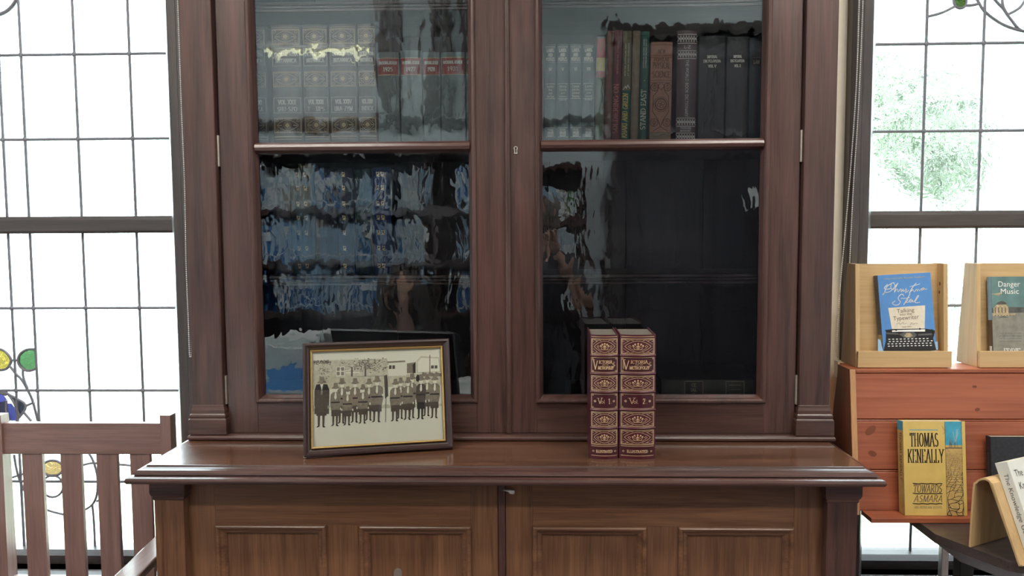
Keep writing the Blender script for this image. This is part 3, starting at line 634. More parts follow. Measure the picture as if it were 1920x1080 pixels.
def victoria(vol, wide):
    def f(p, w, h):
        a = w / 2 * .90; g = 'gold'; s = h / .30
        zs = [.276, .236, .193, .149, .105, .060, .0195]          # top of each compartment row
        def row(i): return zs[i] * s
        for i, kind in enumerate('poptopp'[:0]): pass
        rows = [(.2905, .2535, 'p'), (.2455, .2105, 'T'), (.2015, .1665, 'p'), (.1575, .1230, 'V'), (.1140, .0790, 'p'), (.0700, .0350, 'p')]
        for z1, z0, k in rows:
            z1, z0 = z1 * s, z0 * s
            if k == 'p': gilt_panel(p, -a, a, z0, z1, g, True, .00075, n=6)
            else:
                p.rect(-a, a, z0, z1, 'burgundy_label', 0, n=8); p.box(-a, a, z0, z1, .0010, g, n=6)
                for sx in (-1, 1):
                    for z in (z0 + .003, z1 - .003): p.ring(sx * (a - .003), z, .0014, .0006, g, n=6)
            if k == 'T':
                zc = (z0 + z1) / 2
                p.line([(-a * .86, zc + .011), (-a * .72, zc - .011), (-a * .56, zc + .010)], .0019, g, wv=.001); p.line([(-a * .95, zc + .012), (-a * .76, zc + .012)], .001, g)
                p.serif('ICTORIA', a * .07, zc + .0035, .0072, g, width=a * 1.05, wt=.2, thin=.1, slant=.05)
                p.serif('AND ITS', a * .05, zc - .0008, .0022, g, width=a * .5, wt=.25, thin=.2, sf=False)
                p.serif('METROPOLIS', a * .08, zc - .0105, .0072, g, width=a * 1.2, wt=.2, thin=.1, slant=.05)
                for k2 in range(7): p.ring(a * (.66 + .045 * (k2 % 4)), zc - .005 + .0035 * (k2 // 2), .0013, .0006, g, n=6)
                if wide:
                    for k2 in range(5): p.ring(-a * .95 + .003, zc - .008 + .004 * k2, .0016, .0006, g, n=6)
            if k == 'V':
                zc = (z0 + z1) / 2
                for sx in (-1, 1): p.ring(sx * a * .74, zc, .0021, .0011, g, n=8); p.disc(sx * a * .74, zc, .0008, g, n=5)
                p.line([(-a * .50, zc + .0075), (-a * .36, zc - .0055), (-a * .20, zc + .0085)], .0016, g, wv=.0009); p.line([(-a * .60, zc + .0075), (-a * .42, zc + .0075)], .0007, g); p.line([(-a * .30, zc + .0085), (-a * .12, zc + .0085)], .0007, g)
                p.ring(-a * .18, zc - .002, .0026, .0010, g, n=10); p.line([(-a * .18 + .0048, zc - .0052), (-a * .18 + .0048, zc + .004)], .0010, g)
                if wide: p.disc(-a * .18 + .0078, zc - .0050, .0007, g, n=6)
                p.serif(str(vol), a * .38, zc - .0055, .0120, g, wt=.14, thin=.08); p.disc(a * .55, zc - .0050, .0007, g, n=6)
        p.line([(-a, .2955 * s), (a, .2955 * s)], .0012, g); p.line([(-a, .031 * s), (a, .031 * s)], .0012, g); p.line([(-a, .008 * s), (a, .008 * s)], .0012, g)
        p.rect(-a, a, .010 * s, .029 * s, 'burgundy_label', 0, n=8)
        p.serif('ILLUSTRATED', 0, .0155 * s, .0062, g, width=a * 1.3, wt=.22, thin=.12)
        for sx in (-1, 1): p.ring(sx * a * .86, .0185 * s, .0018, .0009, g, n=7)
    return f
BZ = [.2495, .2060, .1620, .1185, .0745]
for vol, px0, px1, py in ((1, 1107, 1160, 869), (2, 1162, 1230, 871)):
    y = -.185; a = at(px0, 750, y).x; b = at(px1, 750, y).x; w = b - a
    book('antique_book', ['', 'narrower burgundy gilt-spined antique volume marked Vol 1, standing on the worktop', 'wider burgundy gilt-spined antique volume marked Vol. 2, standing on the worktop'][vol], 'book',
         ((a + b) / 2, y, ZT + .0003), w, .30, .148, 'burgundy', 'page_grey', .010, victoria(vol, vol == 2), 'pair of antique volumes on the worktop', bands=BZ, inset=.004, board=.003, rz=R(-1.0))
# ---- reference volumes in the upper left
def britannica(vol, rng):
    def f(p, w, h):
        a = w / 2 * .88; g = 'gold_dull'
        for z0, z1 in ((.262, .300), (.151, .189), (.030, .068)): gilt_panel(p, -a, a, z0, z1, g, False, .0011, n=2)
        for z0, z1 in ((.205, .250), (.082, .122)): p.box(-a, a, z0, z1, .0011, 'silver_print', n=2)
        s = 'silver_print'
        p.serif('ENCYCLOPAEDIA', 0, .231, .0085, s, width=a * 1.75, wt=.2, thin=.12); p.serif('BRITANNICA', 0, .214, .0095, s, width=a * 1.55, wt=.2, thin=.12)
        p.serif('VOL ' + vol, 0, .1045, .011, s, width=a * 1.35, wt=.2, thin=.1); p.serif(rng, 0, .0865, .0105, s, width=a * 1.5, wt=.2, thin=.1)
        p.line([(-a, .305), (a, .305)], .001, g); p.line([(-a, .012), (a, .012)], .001, g); p.line([(-a, .019), (a, .019)], .002, g)
    return f
YS = .06; SH = 1.7125
def X6(px, y=YS, py=200): return at(px, py, y).x
for vol, rng, x0, x1, z in (('XXI', 'PAY-POLA', 452, 501, .318), ('XXII', 'SHU-SZO', 509, 567, .318), ('XXIII', 'T - UPS', 567.5, 617, .315), ('XXIV', 'URA-ZYM', 617.5, 670, .312), ('XXV', 'INDEX', 671, 706, .310)):
    a, b = X6(x0), X6(x1)
    book('encyclopaedia_volume', 'brown leather encyclopaedia volume with gilt spine panels, marked VOL ' + vol + ' ' + rng, 'book', ((a + b) / 2, YS, SH), b - a - .001, .312, .20, 'brown_leather', bulge=.006,
         design=britannica(vol, rng), group='gilt encyclopaedia volumes on the upper left shelf')
def review(year):
    def f(p, w, h):
        a = w / 2 * .97; p.rect(-a, a, .178, .222, 'red_label', 0, n=6); p.line([(-a, .178), (a, .178)], .0016, 'gold_dull'); p.line([(-a, .222), (a, .222)], .0016, 'gold_dull')
        p.serif('NATIONAL REVIEW', 0, .206, .0075, 'silver_print', width=a * 1.7, wt=.22, thin=.12); p.serif(year, 0, .188, .010, 'silver_print', width=a * .95, wt=.2, thin=.12)
    return f
for i, (yr, x0, x1, h, dz, dy) in enumerate((('1925', 708, 749, .238, 0, 0), ('1927', 751, 791, .242, .005, 0), ('1928', 793, 825, .238, -.003, .004), ('1931', 827, 872, .236, -.004, .0), ('1932', 874, 899, .236, -.004, .003))):
    a, b = X6(x0), X6(x1)
    book('bound_periodical', 'tall grey-green bound volume with a red spine label dated ' + yr, 'book', ((a + b) / 2, YS + dy, SH), b - a - .0015, h, .17, 'grey_green_cloth', bulge=.005, design=(lambda f, dz: (lambda p, w, hh: f(p, w, hh)))(review(yr), dz), group='red-labelled bound volumes on the upper left shelf')
# ---- lands and peoples
def lands(num, words):
    def f(p, w, h):
        a = w / 2 * .82; s = 'silver_print'
        for z in (.244, .247, .206, .150, .112, .036, .012): p.line([(-a, z), (a, z)], .0011, s)
        for k, t_ in enumerate(('LANDS', 'AND', 'PEOPLES')): p.serif(t_, 0, .2325 - .0115 * k, .0085, s, width=a * (1.5, 1.0, 1.8)[k], wt=.22, thin=.12)
        p.serif(num, 0, .184, .0075, s, wt=.2, thin=.12)
        for k, t_ in enumerate(words): p.text(t_, 0, .1405 - .0085 * k, .0062, s, width=a * (1.5 if len(t_) > 4 else .8))
        for k, t_ in enumerate(('THE', 'GROLIER', 'SOCIETY')): p.serif(t_, 0, .0275 - .0075 * k, .0055, s, width=a * 1.3, wt=.25, thin=.15)
    return f
for i, (num, words, x0, x1) in enumerate((('III', ('Balkans',), 1000, 1019), ('IV', ('Southern', 'Asia', 'and', 'the East'), 1021, 1043), ('V', ('Africa', 'Canada', 'and', 'Southern', 'Islands'), 1044, 1066.5), ('VI', ('Canada', 'and the', 'United', 'States'), 1068, 1091), ('VII', ('Latin', 'America', 'and', 'General', 'Index'), 1092, 1115))):
    a, b = X6(x0, py=180), X6(x1, py=180)
    book('travel_volume', 'slate blue volume with pale spine bands, numbered ' + num, 'book', ((a + b) / 2, YS, SH), b - a - .001, .2535, .18, 'slate_cloth', bulge=.005, design=lands(num, words), group='slate blue numbered set on the upper right shelf')
# ---- odd books of the upper right shelf
def vtxt(t, mat, u, v, h, length, slant=0, wt=.2, down=False):
    def f(p, w, H):
        p.serif(t, u, v, h, mat, width=length, wt=wt, thin=.1, up=True, slant=slant)
    return f
def jacket(p, w, h):
    a = w / 2; p.rect(-a, a, .215, .266, 'jacket_red', 0, n=4); p.rect(-a, a, .182, .216, 'jacket_yellow', 1, n=4); p.rect(-a, a, .165, .182, 'jacket_pink', 0, n=4)
    p.line([(a * .2, .16), (a * .5, .15), (a * .2, .13), (a * .6, .115), (a * .4, .10)], .002, 'charcoal_cloth'); p.line([(-a * .5, .162), (a * .5, .160)], .002, 'charcoal_cloth')
def soldier(p, w, h):
    p.serif('SOLDIERING ON', -.000 + .003, .083, .0125, 'jacket_pink', width=.130, wt=.16, thin=.08, up=True); p.serif('THE AUSTRALIAN ARMY AT HOME', .001, .21, .0035, 'jacket_pink', width=.075, wt=.2, thin=.15, up=True, sf=False)
def khaki(p, w, h):
    a = w / 2; p.rect(-a, a, .002, .130, 'deep_green', 0, n=4); p.serif('KHAKI AND GREEN', .004, .064, .012, 'jacket_yellow', width=.116, wt=.2, thin=.12, up=True, slant=.15)
    p.line([(-a * .7, .133), (-a * .2, .141), (0, .134), (a * .3, .144), (a * .8, .136)], .002, 'silver_print'); p.disc(0, .135, .003, 'charcoal_cloth', n=7)
    for u, t_ in ((-.003, 'WITH THE AUSTRALIAN ARMY'), (.005, 'AT HOME AND OVERSEAS')): p.serif(t_, u, .21, .003, 'silver_print', width=.085, wt=.2, thin=.15, up=True, sf=False)
def stand(p, w, h):
    p.serif('STAND EAST', .005, .080, .0125, 'silver_print', width=.105, wt=.16, thin=.08, up=True)
    for u in (-.002, .004): p.serif('AUSTRALIAN MILITARY FORCES', u, .225, .003, 'silver_print', width=.075, wt=.2, thin=.15, up=True, sf=False)
    p.disc(0, .155, .0012, 'silver_print')
def science(p, w, h):
    a = w / 2 * .95; d = 'terracotta_dark'; L = .0010
    for z in (.247, .220, .215, .155, .150, .020): p.line([(-a, z), (a, z)], L, d)
    p.serif('NEW', 0, .225, .010, d, width=a * .7, sf=False); p.serif('POPULAR', 0, .204, .009, d, width=a * 1.5, sf=False); p.serif('PHYSICAL', 0, .186, .0155, d, width=a * 1.75, wt=.1, thin=.07, sf=False); p.serif('SCIENCE', 0, .163, .0155, d, width=a * 1.75, wt=.1, thin=.07, sf=False)
    for sx in (-1, 1):
        for zc in (.138, .046): p.ring(sx * a * .62, zc, .010, .0016, d, n=12); p.ring(sx * a * .62, zc, .005, .0012, d, n=8); p.line([(sx * a * .62, zc - .009), (sx * a * .62, zc + .009)], .0012, d)
        p.line([(sx * a * .3, .145), (sx * a * .34, .128), (sx * a * .75, .115), (sx * a * .8, .075), (sx * a * .3, .055), (0, .035), (sx * a * .7, .024)], .0016, d)
        p.line([(sx * a * .1, .148), (sx * a * .3, .140), (sx * a * .0, .130)], .0014, d)
    p.ring(0, .0935, .0145, .0026, d, n=16); p.ring(0, .0935, .019, .0012, d, n=16)
    for k in range(4): p.ring(.0055 * math.cos(k * 1.57 + .4), .0935 + .0055 * math.sin(k * 1.57 + .4), .0045, .0013, d, n=8)
    p.rect(-a, a, .001, .019, 'dull_tan', 0, n=4)
def dictionary(p, w, h):
    a = w / 2 * .93; s = 'white'
    for z0, z1 in ((.252, .271), (.213, .229), (.038, .055), (.001, .016)):
        p.line([(-a, z0 - .002), (a, z0 - .002)], .0016, s); p.line([(-a, z1 + .002), (a, z1 + .002)], .0016, s); mid = (z0 + z1) / 2
        for k in range(7):
            u = -a * .86 + a * .29 * k; q = (z1 - z0) / 2 * .85
            p.line([(u - q * .6, mid + q), (u, mid - q * .2), (u + q * .6, mid + q)], .0011, s); p.line([(u - q * .6, mid - q), (u, mid + q * .4), (u + q * .6, mid - q)], .0011, s); p.disc(u + a * .14, mid, .0013, s, n=5)
    p.text('L-Z', 0, .2365, .0085, s); p.text('THE WORLD BOOK DICTIONARY', -.0055 + .002, .1340, .0085, s, width=.148, rot=-90)
    p.text('THORNDIKE', 0, .0285, .0050, s, width=a * 1.2); p.text('BARNHART', 0, .0215, .0050, s, width=a * 1.2)
def imperial(n):
    def f(p, w, h):
        for k, (t_, q) in enumerate((('IMPERIAL', .8), ('ENCYCLOPEDIA', 1.35), ('VOL ' + n, .62))): p.serif(t_, 0, .2115 - .011 * k - .002 * (k == 2), .0065, 'silver_print', width=w / 2 * q, wt=.22, thin=.14)
    return f
def lastbook(p, w, h):
    p.rect(-w * .35, w * .4, .190, .225, 'charcoal_cloth', 0, n=3); p.serif('LAW', .001, .196, .008, 'gold_dull', width=w * .5, wt=.2, thin=.12); p.line([(-w * .3, .212), (w * .35, .212)], .001, 'gold_dull')
odd = [('paperback', 'book in torn red and yellow dust jacket beside the slate blue set', 1117, 1134, .270, 'sage', jacket, 1.0, 1.5),
 ('hardback', 'dull brown thin hardback right of the torn red and yellow jacket', 1136, 1149, .285, 'brown_red', None, 1.3, 1.3),
 ('hardback', 'maroon hardback with spine title SOLDIERING ON', 1150, 1165, .287, 'maroon', soldier, 1.3, 1.3),
 ('hardback', 'olive and green hardback with spine title KHAKI AND GREEN', 1166, 1183, .284, 'olive', khaki, 1.3, 1.3),
 ('hardback', 'plain faded tan hardback between two green ones', 1184, 1199, .284, 'dull_tan', None, 1.3, 1.3),
 ('hardback', 'green hardback with spine title STAND EAST', 1200, 1216, .282, 'deep_green', stand, 1.2, 1.2),
 ('hardback', 'thick terracotta book with embossed spine reading PHYSICAL SCIENCE', 1219, 1260, .2545, 'terracotta', science, .7, .7),
 ('dictionary', 'dark maroon dictionary with white ornamental bands on the spine', 1268.5, 1306, .283, 'aubergine', dictionary, .5, .5),
 ('encyclopedia', 'charcoal encyclopedia volume standing next to the maroon dictionary', 1310, 1359, .268, 'charcoal_cloth', imperial('V'), .2, .2),
 ('encyclopedia', 'charcoal encyclopedia volume second from the right end of the upper shelf', 1362, 1402, .266, 'charcoal_cloth', imperial('X'), .2, .2),
 ('hardback', 'dark book with small gilt label at the right end of the upper shelf', 1405, 1429, .262, 'teal_cloth', lastbook, 0, 0)]
for nm, lb, x0, x1, h, cv, ds, ln, _ in odd:
    a, b = X6(x0, py=180), X6(x1, py=180)
    book(nm, lb, 'book', ((a + b) / 2 - h / 2 * math.sin(R(ln)) , YS, SH + (b - a) / 2 * math.sin(R(ln)) + .0005), b - a - .0012, h, .18, cv, bulge=.004, design=ds, group='assorted books on the upper right shelf', ry=R(ln))
# ---- dark row in the lower left
def dots(col, us):
    def f(p, w, h):
        for u in us:
            for z in (.268, .232, .190, .152, .112, .070, .022):
                p.serif('ACT', u * w, z, .0075, col, width=.013, wt=.2, thin=.12, up=True)
    return f
row = [(500, 545, .262, 'navy_cloth', None, 'plain navy volume at the left end of the lower left shelf'), (546, 590, .285, 'teal_cloth', dots('gold_dull', (-.12, .22)), 'dark teal volume with two columns of small gilt lettering'),
       (591, 632, .285, 'navy_cloth', None, 'plain navy volume between the gilt-lettered teal and single-column volumes'), (633, 664, .285, 'navy_cloth', dots('gold', (0,)), 'navy volume with a single column of small gilt lettering'),
       (665, 698, .283, 'teal_cloth', None, 'plain dark teal volume right of the single-column navy one'), (699, 734, .285, 'blue_cloth', dots('gold', (-.12, .14)), 'royal blue volume with bright gilt blocks at the right end of the lower left row')]
for x0, x1, h, cv, ds, lb in row:
    a, b = at(x0, 450, .065).x, at(x1, 450, .065).x
    book('bound_volume', lb, 'book', ((a + b) / 2, .065, 1.3625), b - a - .0015, h, .2, cv, bulge=.006, design=ds, group='dark bound volumes on the lower left shelf')
# ---- book lying on the bottom shelf
def flatd(p, w, h):
    for v, c in ((.087, 'brown_leather'), (.197, 'flat_green')):
        p.rect(-.022, .024, v - .024, v + .024, c, 0, n=6); p.box(-.022, .024, v - .024, v + .024, .0016, 'gold_dull')
        for k in range(3): p.serif(('CE', 'IAL', 'Y')[k], -.008 + .013 * k, v, .008, 'gold_dull', width=(.012, .016, .006)[k], wt=.2, thin=.12, up=True) if c != 'flat_green' else p.line([(.012 - .012 * k, v - .015), (.012 - .012 * k, v + .015)], .0015, 'gold_dull')
a, b = at(1240, 725, .05).x, at(1428, 725, .05).x
book('large_book', 'large green-grey book lying flat on the bottom shelf behind the right door', 'book', (a, .05, 1.022 + .027), .052, b - a + .01, .24, 'flat_green', bulge=.004, design=flatd, ry=R(90))
# ================================================================== framed photograph
plain('frame_brown', (.035, .020, .020), .3, coat=.3); plain('photo_paper', (.88, .84, .68), .6, vary=.02, scale=6); plain('sepia1', (.64, .58, .42), .6, vary=.15, scale=120); plain('sepia2', (.27, .22, .16), .6, vary=.2, scale=160)
plain('sepia3', (.10, .075, .055), .6, vary=.2, scale=160); plain('sepia4', (.03, .022, .018), .6, vary=.2); plain('gilt_slip', (.60, .40, .15), .3, .7, vary=.1, scale=300)
def frame_photo():
    A = at(569, 868, -.19); A = Vector((at(569.5, 868, -.189).x, -.189, ZT)); B = Vector((at(850, 850, -.106).x, -.106, ZT))
    W_ = (B - A).length; rz = math.atan2(B.y - A.y, B.x - A.x); Hh = .276
    t = thing('picture_frame', 'dark framed sepia photograph of a uniformed group, leaning back on the worktop', 'picture frame', A, rz, world=False)
    # lean back
    hold = MB(); th = .016; ln = R(13)
    def T(p): return Vector((p[0], p[1] * math.cos(ln) + p[2] * math.sin(ln), p[2] * math.cos(ln) - p[1] * math.sin(ln) + .0045))
    def TB(mb, name, parent=t, **k):
        mb.v = [T(v) for v in mb.v]; return mb.build(name, parent, shift=(0, 0, 0), **k)
    m = MB(); m.frame(0, W_, 0, Hh, [(0, .012), (0, -.003), (.002, -.006), (.006, -.0065), (.0085, -.004), (.0115, -.001), (.014, .0), (.0165, .002), (.0185, .004), (.0185, .012)], 'frame_brown'); TB(m, 'moulding')
    m = MB(); m.frame(.0175, W_ - .0175, .0175, Hh - .0175, [(0, .006), (.0005, -.0015), (.002, -.003), (.0045, -.001), (.0055, .003), (.0055, .008)], 'gilt_slip'); TB(m, 'gilt_slip')
    x0, x1, z0, z1 = .0225, W_ - .0225, .0225, Hh - .0225
    m = MB(); m.box(x0 - .004, x1 + .004, .0075, .012, z0 - .004, z1 + .004, 'photo_paper'); pp = TB(m, 'photograph')
    p = Print(lambda u, v, l: Vector((x0 + (x1 - x0) * u, .0075 - l * .6, z0 + (z1 - z0) * v)))
    def C(x, y):
        yt = 185 - 20 * (x - 190) / 970; yb = 895 - 60 * (x - 210) / 990; v = 1 - (y - yt) / (yb - yt); xl = 190 + 20 * (y - 185) / 710; xr = 1160 + 40 * (y - 165) / 670
        return ((x - xl) / (xr - xl), v)
    def poly(L, mt, l=1): p.poly([C(*q) for q in L], mt, l)
    rnd = random.Random(4)
    poly([(197, 248), (750, 240), (762, 270), (762, 372), (197, 385)], 'sepia1', 0)          # trees and school behind
    poly([(197, 380), (1175, 352), (1180, 440), (200, 470)], 'sepia1', 0)
    poly([(370, 298), (432, 296), (434, 368), (372, 370)], 'photo_paper', 1)
    for k in range(2):
        for j in range(2): poly([(374 + 32 * k, 302 + 34 * j), (396 + 32 * k, 301 + 34 * j), (397 + 32 * k, 328 + 34 * j), (375 + 32 * k, 329 + 34 * j)], 'sepia2', 2)
    poly([(440, 340), (560, 337), (560, 344), (440, 347)], 'photo_paper', 1); poly([(440, 320), (560, 317), (560, 322), (440, 325)], 'photo_paper', 1)
    for k in range(340):
        x = rnd.gauss(590, 75); y = rnd.gauss(285, 26)
        if 198 < x < 760 and 235 < y < 372: s = rnd.uniform(3, 9); poly([(x - s, y), (x, y - s * .5), (x + s, y + 1), (x, y + s * .5)], rnd.choice(('sepia2', 'sepia3', 'sepia2')), 3)
    for k in range(120):
        x = rnd.uniform(200, 330); y = rnd.gauss(262, 9); s = rnd.uniform(3, 8); poly([(x - s, y), (x, y - s * .6), (x + s, y + 1), (x, y + s * .6)], rnd.choice(('sepia2', 'sepia3')), 3)
    for k in range(60):
        x = rnd.gauss(275, 26); y = rnd.gauss(325, 20); s = rnd.uniform(4, 9); poly([(x - s, y), (x, y - s * .6), (x + s, y + 1), (x, y + s * .6)], rnd.choice(('sepia2', 'sepia1')), 3)
    for x in (487, 588): poly([(x - 5, 300), (x + 5, 300), (x + 7, 372), (x - 6, 372)], 'sepia3', 3)
    poly([(755, 268), (885, 260), (900, 290), (900, 368), (762, 372)], 'photo_paper', 1); poly([(752, 262), (888, 256), (892, 268), (756, 274)], 'sepia2', 2)
    for x in (766, 792): poly([(x, 292), (x + 20, 291), (x + 20, 318), (x, 319)], 'sepia3', 2)
    poly([(903, 278), (970, 270), (970, 350), (905, 352)], 'sepia2', 2); poly([(948, 290), (970, 265), (972, 352), (950, 352)], 'sepia4', 2)
    poly([(975, 262), (1010, 225), (1150, 235), (1168, 345), (978, 355)], 'sepia1', 1); poly([(985, 266), (1012, 238), (1145, 244), (1160, 338), (988, 345)], 'photo_paper', 2)
    for x in (1090, 1118): poly([(x, 296), (x + 22, 295), (x + 22, 318), (x, 319)], 'sepia3', 3)
    poly([(1076, 218), (1083, 218), (1086, 350), (1078, 350)], 'sepia2', 3)
    for k in range(9): poly([(1030 + 17 * k - 8, 345 + 5 * (k % 3)), (1030 + 17 * k + 8, 344 + 5 * (k % 3)), (1030 + 17 * k + 11, 375), (1030 + 17 * k - 10, 377)], rnd.choice(('sepia2', 'sepia3')), 3); 
    for x0_, x1_, yy in ((200, 1180, 588),): poly([(x0_, yy), (x1_, yy - 12), (x1_, yy + 8), (x0_, yy + 40)], 'sepia1', 0)
    def fig(x, ht, ft, w, dark='sepia3', coat=None, l=4, stick=False):
        H_ = ft - ht; k = H_ / 340.0; hw = w / 2
        poly([(x - 30 * k * 1.1, ht + 44 * k), (x - 17 * k, ht + 28 * k), (x - 15 * k, ht + 2), (x + 13 * k, ht), (x + 18 * k, ht + 26 * k), (x + 33 * k, ht + 40 * k), (x, ht + 50 * k)], 'sepia2', l + 1)
        poly([(x - 15 * k, ht + 42 * k), (x + 15 * k, ht + 42 * k), (x + 14 * k, ht + 66 * k), (x, ht + 78 * k), (x - 13 * k, ht + 66 * k)], 'photo_paper', l)
        poly([(x - hw * .45, ht + 74 * k), (x + hw * .45, ht + 72 * k), (x + hw * .95, ht + 90 * k), (x + hw, ht + 165 * k), (x + hw * .8, ht + 215 * k), (x - hw * .8, ht + 217 * k), (x - hw, ht + 165 * k), (x - hw * .9, ht + 92 * k)], coat or 'sepia2', l)
        poly([(x - hw * .85, ht + 150 * k), (x + hw * .85, ht + 148 * k), (x + hw * .85, ht + 160 * k), (x - hw * .85, ht + 162 * k)], 'sepia4', l + 1)
        poly([(x - 5, ht + 78 * k), (x + 6, ht + 78 * k), (x + 9, ht + 118 * k), (x, ht + 134 * k), (x - 9, ht + 118 * k)], 'photo_paper', l + 2)
        poly([(x - hw * .75, ht + 212 * k), (x + hw * .75, ht + 210 * k), (x + hw * .78, ht + 262 * k), (x - hw * .72, ht + 264 * k)], dark, l)
        for s in (-1, 1):
            q = x + s * hw * .34
            poly([(q - 9 * k, ht + 258 * k), (q + 9 * k, ht + 258 * k), (q + 6 * k, ft - 8), (q - 6 * k, ft - 8)], dark, l); poly([(q - 8 * k, ft - 10), (q + 7 * k, ft - 10), (q + s * 10 * k + 6, ft), (q + s * 8 * k - 10, ft + 1)], 'sepia4', l + 1)
            poly([(x + s * hw * .92, ht + 196 * k), (x + s * hw * 1.12, ht + 198 * k), (x + s * hw * 1.1, ht + 216 * k), (x + s * hw * .92, ht + 214 * k)], 'photo_paper', l + 2)
    for a_ in ((415, 382, 722, 76), (513, 382, 715, 80), (618, 388, 700, 76), (858, 382, 688, 70), (945, 352, 682, 74), (1062, 358, 668, 78)): fig(*a_, l=4)
    for a_ in ((368, 418, 740, 78), (458, 445, 735, 80), (573, 430, 722, 84), (678, 368, 712, 100), (818, 392, 705, 84), (915, 380, 695, 84), (1122, 360, 682, 84)): fig(*a_, l=8)
    fig(1015, 360, 690, 78, 'sepia4', 'sepia3', l=8); poly([(975, 380), (985, 362), (998, 365), (1004, 400), (992, 418), (977, 408)], 'sepia4', 11)
    # figure at the left in a long coat
    fig(265, 370, 750, 100, 'sepia3', 'sepia3', l=8); poly([(225, 430), (262, 425), (305, 430), (322, 470), (322, 650), (215, 652), (212, 475)], 'sepia3', 10); poly([(216, 470), (226, 430), (252, 428), (262, 474)], 'sepia4', 11); poly([(268, 474), (280, 430), (308, 432), (320, 472)], 'sepia4', 11); poly([(253, 428), (276, 427), (266, 472)], 'photo_paper', 12)
    p.line([C(748, 362), C(748, 712)], .004, 'sepia4', 12); poly([(730, 370), (752, 362), (760, 420), (765, 520), (740, 540), (735, 450)], 'sepia3', 11); poly([(716, 505), (738, 502), (738, 518), (718, 520)], 'photo_paper', 13)
    for v in p.mb.v: pass
    TB(p.mb, 'photographic_print', pp)
    m = MB(); m.box(x0 - .003, x1 + .003, .0035, .0050, z0 - .003, z1 + .003, 'frame_glass'); TB(m, 'glass_pane')
    m = MB(); m.box(.012, W_ - .012, .0125, .015, .012, Hh - .012, 'black_paint'); TB(m, 'backing_board')
    m = MB(); s0 = T((W_ / 2, .016, Hh * .72)); e0 = Vector((W_ / 2, s0.y + .045, .0005))
    m.add([s0 + Vector((-.02, 0, 0)), s0 + Vector((.02, 0, 0)), e0 + Vector((.035, 0, 0)), e0 + Vector((-.035, 0, 0)), s0 + Vector((-.02, .003, 0)), s0 + Vector((.02, .003, 0)), e0 + Vector((.035, .003, 0)), e0 + Vector((-.035, .003, 0))], [(0, 1, 2, 3), (4, 5, 6, 7), (0, 4, 7, 3), (1, 5, 6, 2), (0, 1, 5, 4), (3, 2, 6, 7)], 'black_paint'); m.build('strut', t, shift=(0, 0, 0))
    m = MB(); m.ball((.003, .004, .004), .004, 'white'); m.build('corner_bumper', t, shift=(0, 0, 0))
frame_photo()
# ================================================================== slatted armchair on the left
ch = thing('slatted_armchair', 'brown wooden armchair with vertical back slats in front of the left window', 'chair', (-1.31, .0, 0))
CY = .15
def board(name, x0, x1, y0, y1, z0, z1, ax, parent, bv=.003, pre='chair_wood_'):
    m = MB(); m.box(x0, x1, y0, y1, z0, z1, pre + ax); return m.build(name, parent, bevel=bv)
XA, XB = -1.570, -1.043
for x0, x1 in ((XA, XA + .032), (XB - .030, XB)):
    m = MB(); m.prism([(CY + .028, 0), (CY - .012, 0), (CY - .012, .45), (CY - .008, .955), (CY + .026, .955), (CY + .028, .45)], x0, x1, 'chair_wood_z', axis='x'); m.build('back_post', ch, bevel=.002)
m = MB(); m.box(XA + .030, XB - .028, CY, CY + .022, .8385, .930, 'chair_wood_x'); m.build('top_rail', ch, bevel=.002)
board('lower_rail', XA + .03, XB - .028, CY, CY + .022, .42, .47, 'x', ch)
for x0, x1 in ((-1.490, -1.430), (-1.376, -1.316), (-1.270, -1.209), (-1.171, -1.112)): board('slat', x0, x1, CY + .003, CY + .016, .465, .8395, 'z', ch, .001)
board('seat', XA - .01, XB + .01, CY - .46, CY + .01, .405, .435, 'x', ch, .006)
for s, x in ((-1, XA - .030), (1, XB - .005)):
    m = MB(); m.add([(x - .03 + s * .0, CY - .005, .600), (x + .035, CY - .005, .600), (x + .045 + s * .02, CY - .42, .600), (x - .025 + s * .03, CY - .42, .600), (x - .03 + s * .0, CY - .005, .622), (x + .035, CY - .005, .622), (x + .045 + s * .02, CY - .42, .622), (x - .025 + s * .03, CY - .42, .622)],
        [(0, 1, 2, 3), (4, 5, 6, 7), (0, 1, 5, 4), (1, 2, 6, 5), (2, 3, 7, 6), (3, 0, 4, 7)], 'chair_wood_y'); m.build('armrest', ch, bevel=.004)
    board('leg', x - .005, x + .030, CY - .43, CY - .395, 0, .600, 'z', ch)
# ================================================================== blind chains
def chain(name, label, pts, r=.0022, step=.0062):
    L = smoothline(pts, 12); m = MB(); acc = 0; last = L[0]
    for i in range(1, len(L)):
        seg = (L[i] - L[i - 1]); d = seg.length; k = 0
        while acc + (k + 1) * 1e9 < 0: k += 1
        t = step - acc
        while t <= d:
            m.ball(L[i - 1] + seg * (t / d), r, 'bead', 6, 4); t += step
        acc = (acc + d) % step
    m.tube(L, .0006, 'bead', 4)
    o = m.build(name); bx = Vector((0, 0, 0))
    tag(o, label, 'blind chain'); return o
YC = .30
def cp(px, py, y=YC): return at(px, py, y)
top = cp(333, 0); 
chain('blind_chain', 'white beaded blind chain hanging in a loop at the left window', [Vector((top.x, YC, 2.60)), top, cp(340, 200), cp(346, 350), cp(349, 500), cp(353, 600), cp(355, 660), cp(357, 669), cp(359, 655), cp(357, 560), cp(352, 420, YC + .012), cp(345, 200, YC + .012), Vector((top.x + .012, YC + .012, 2.60))])
tr = cp(1611, 0)
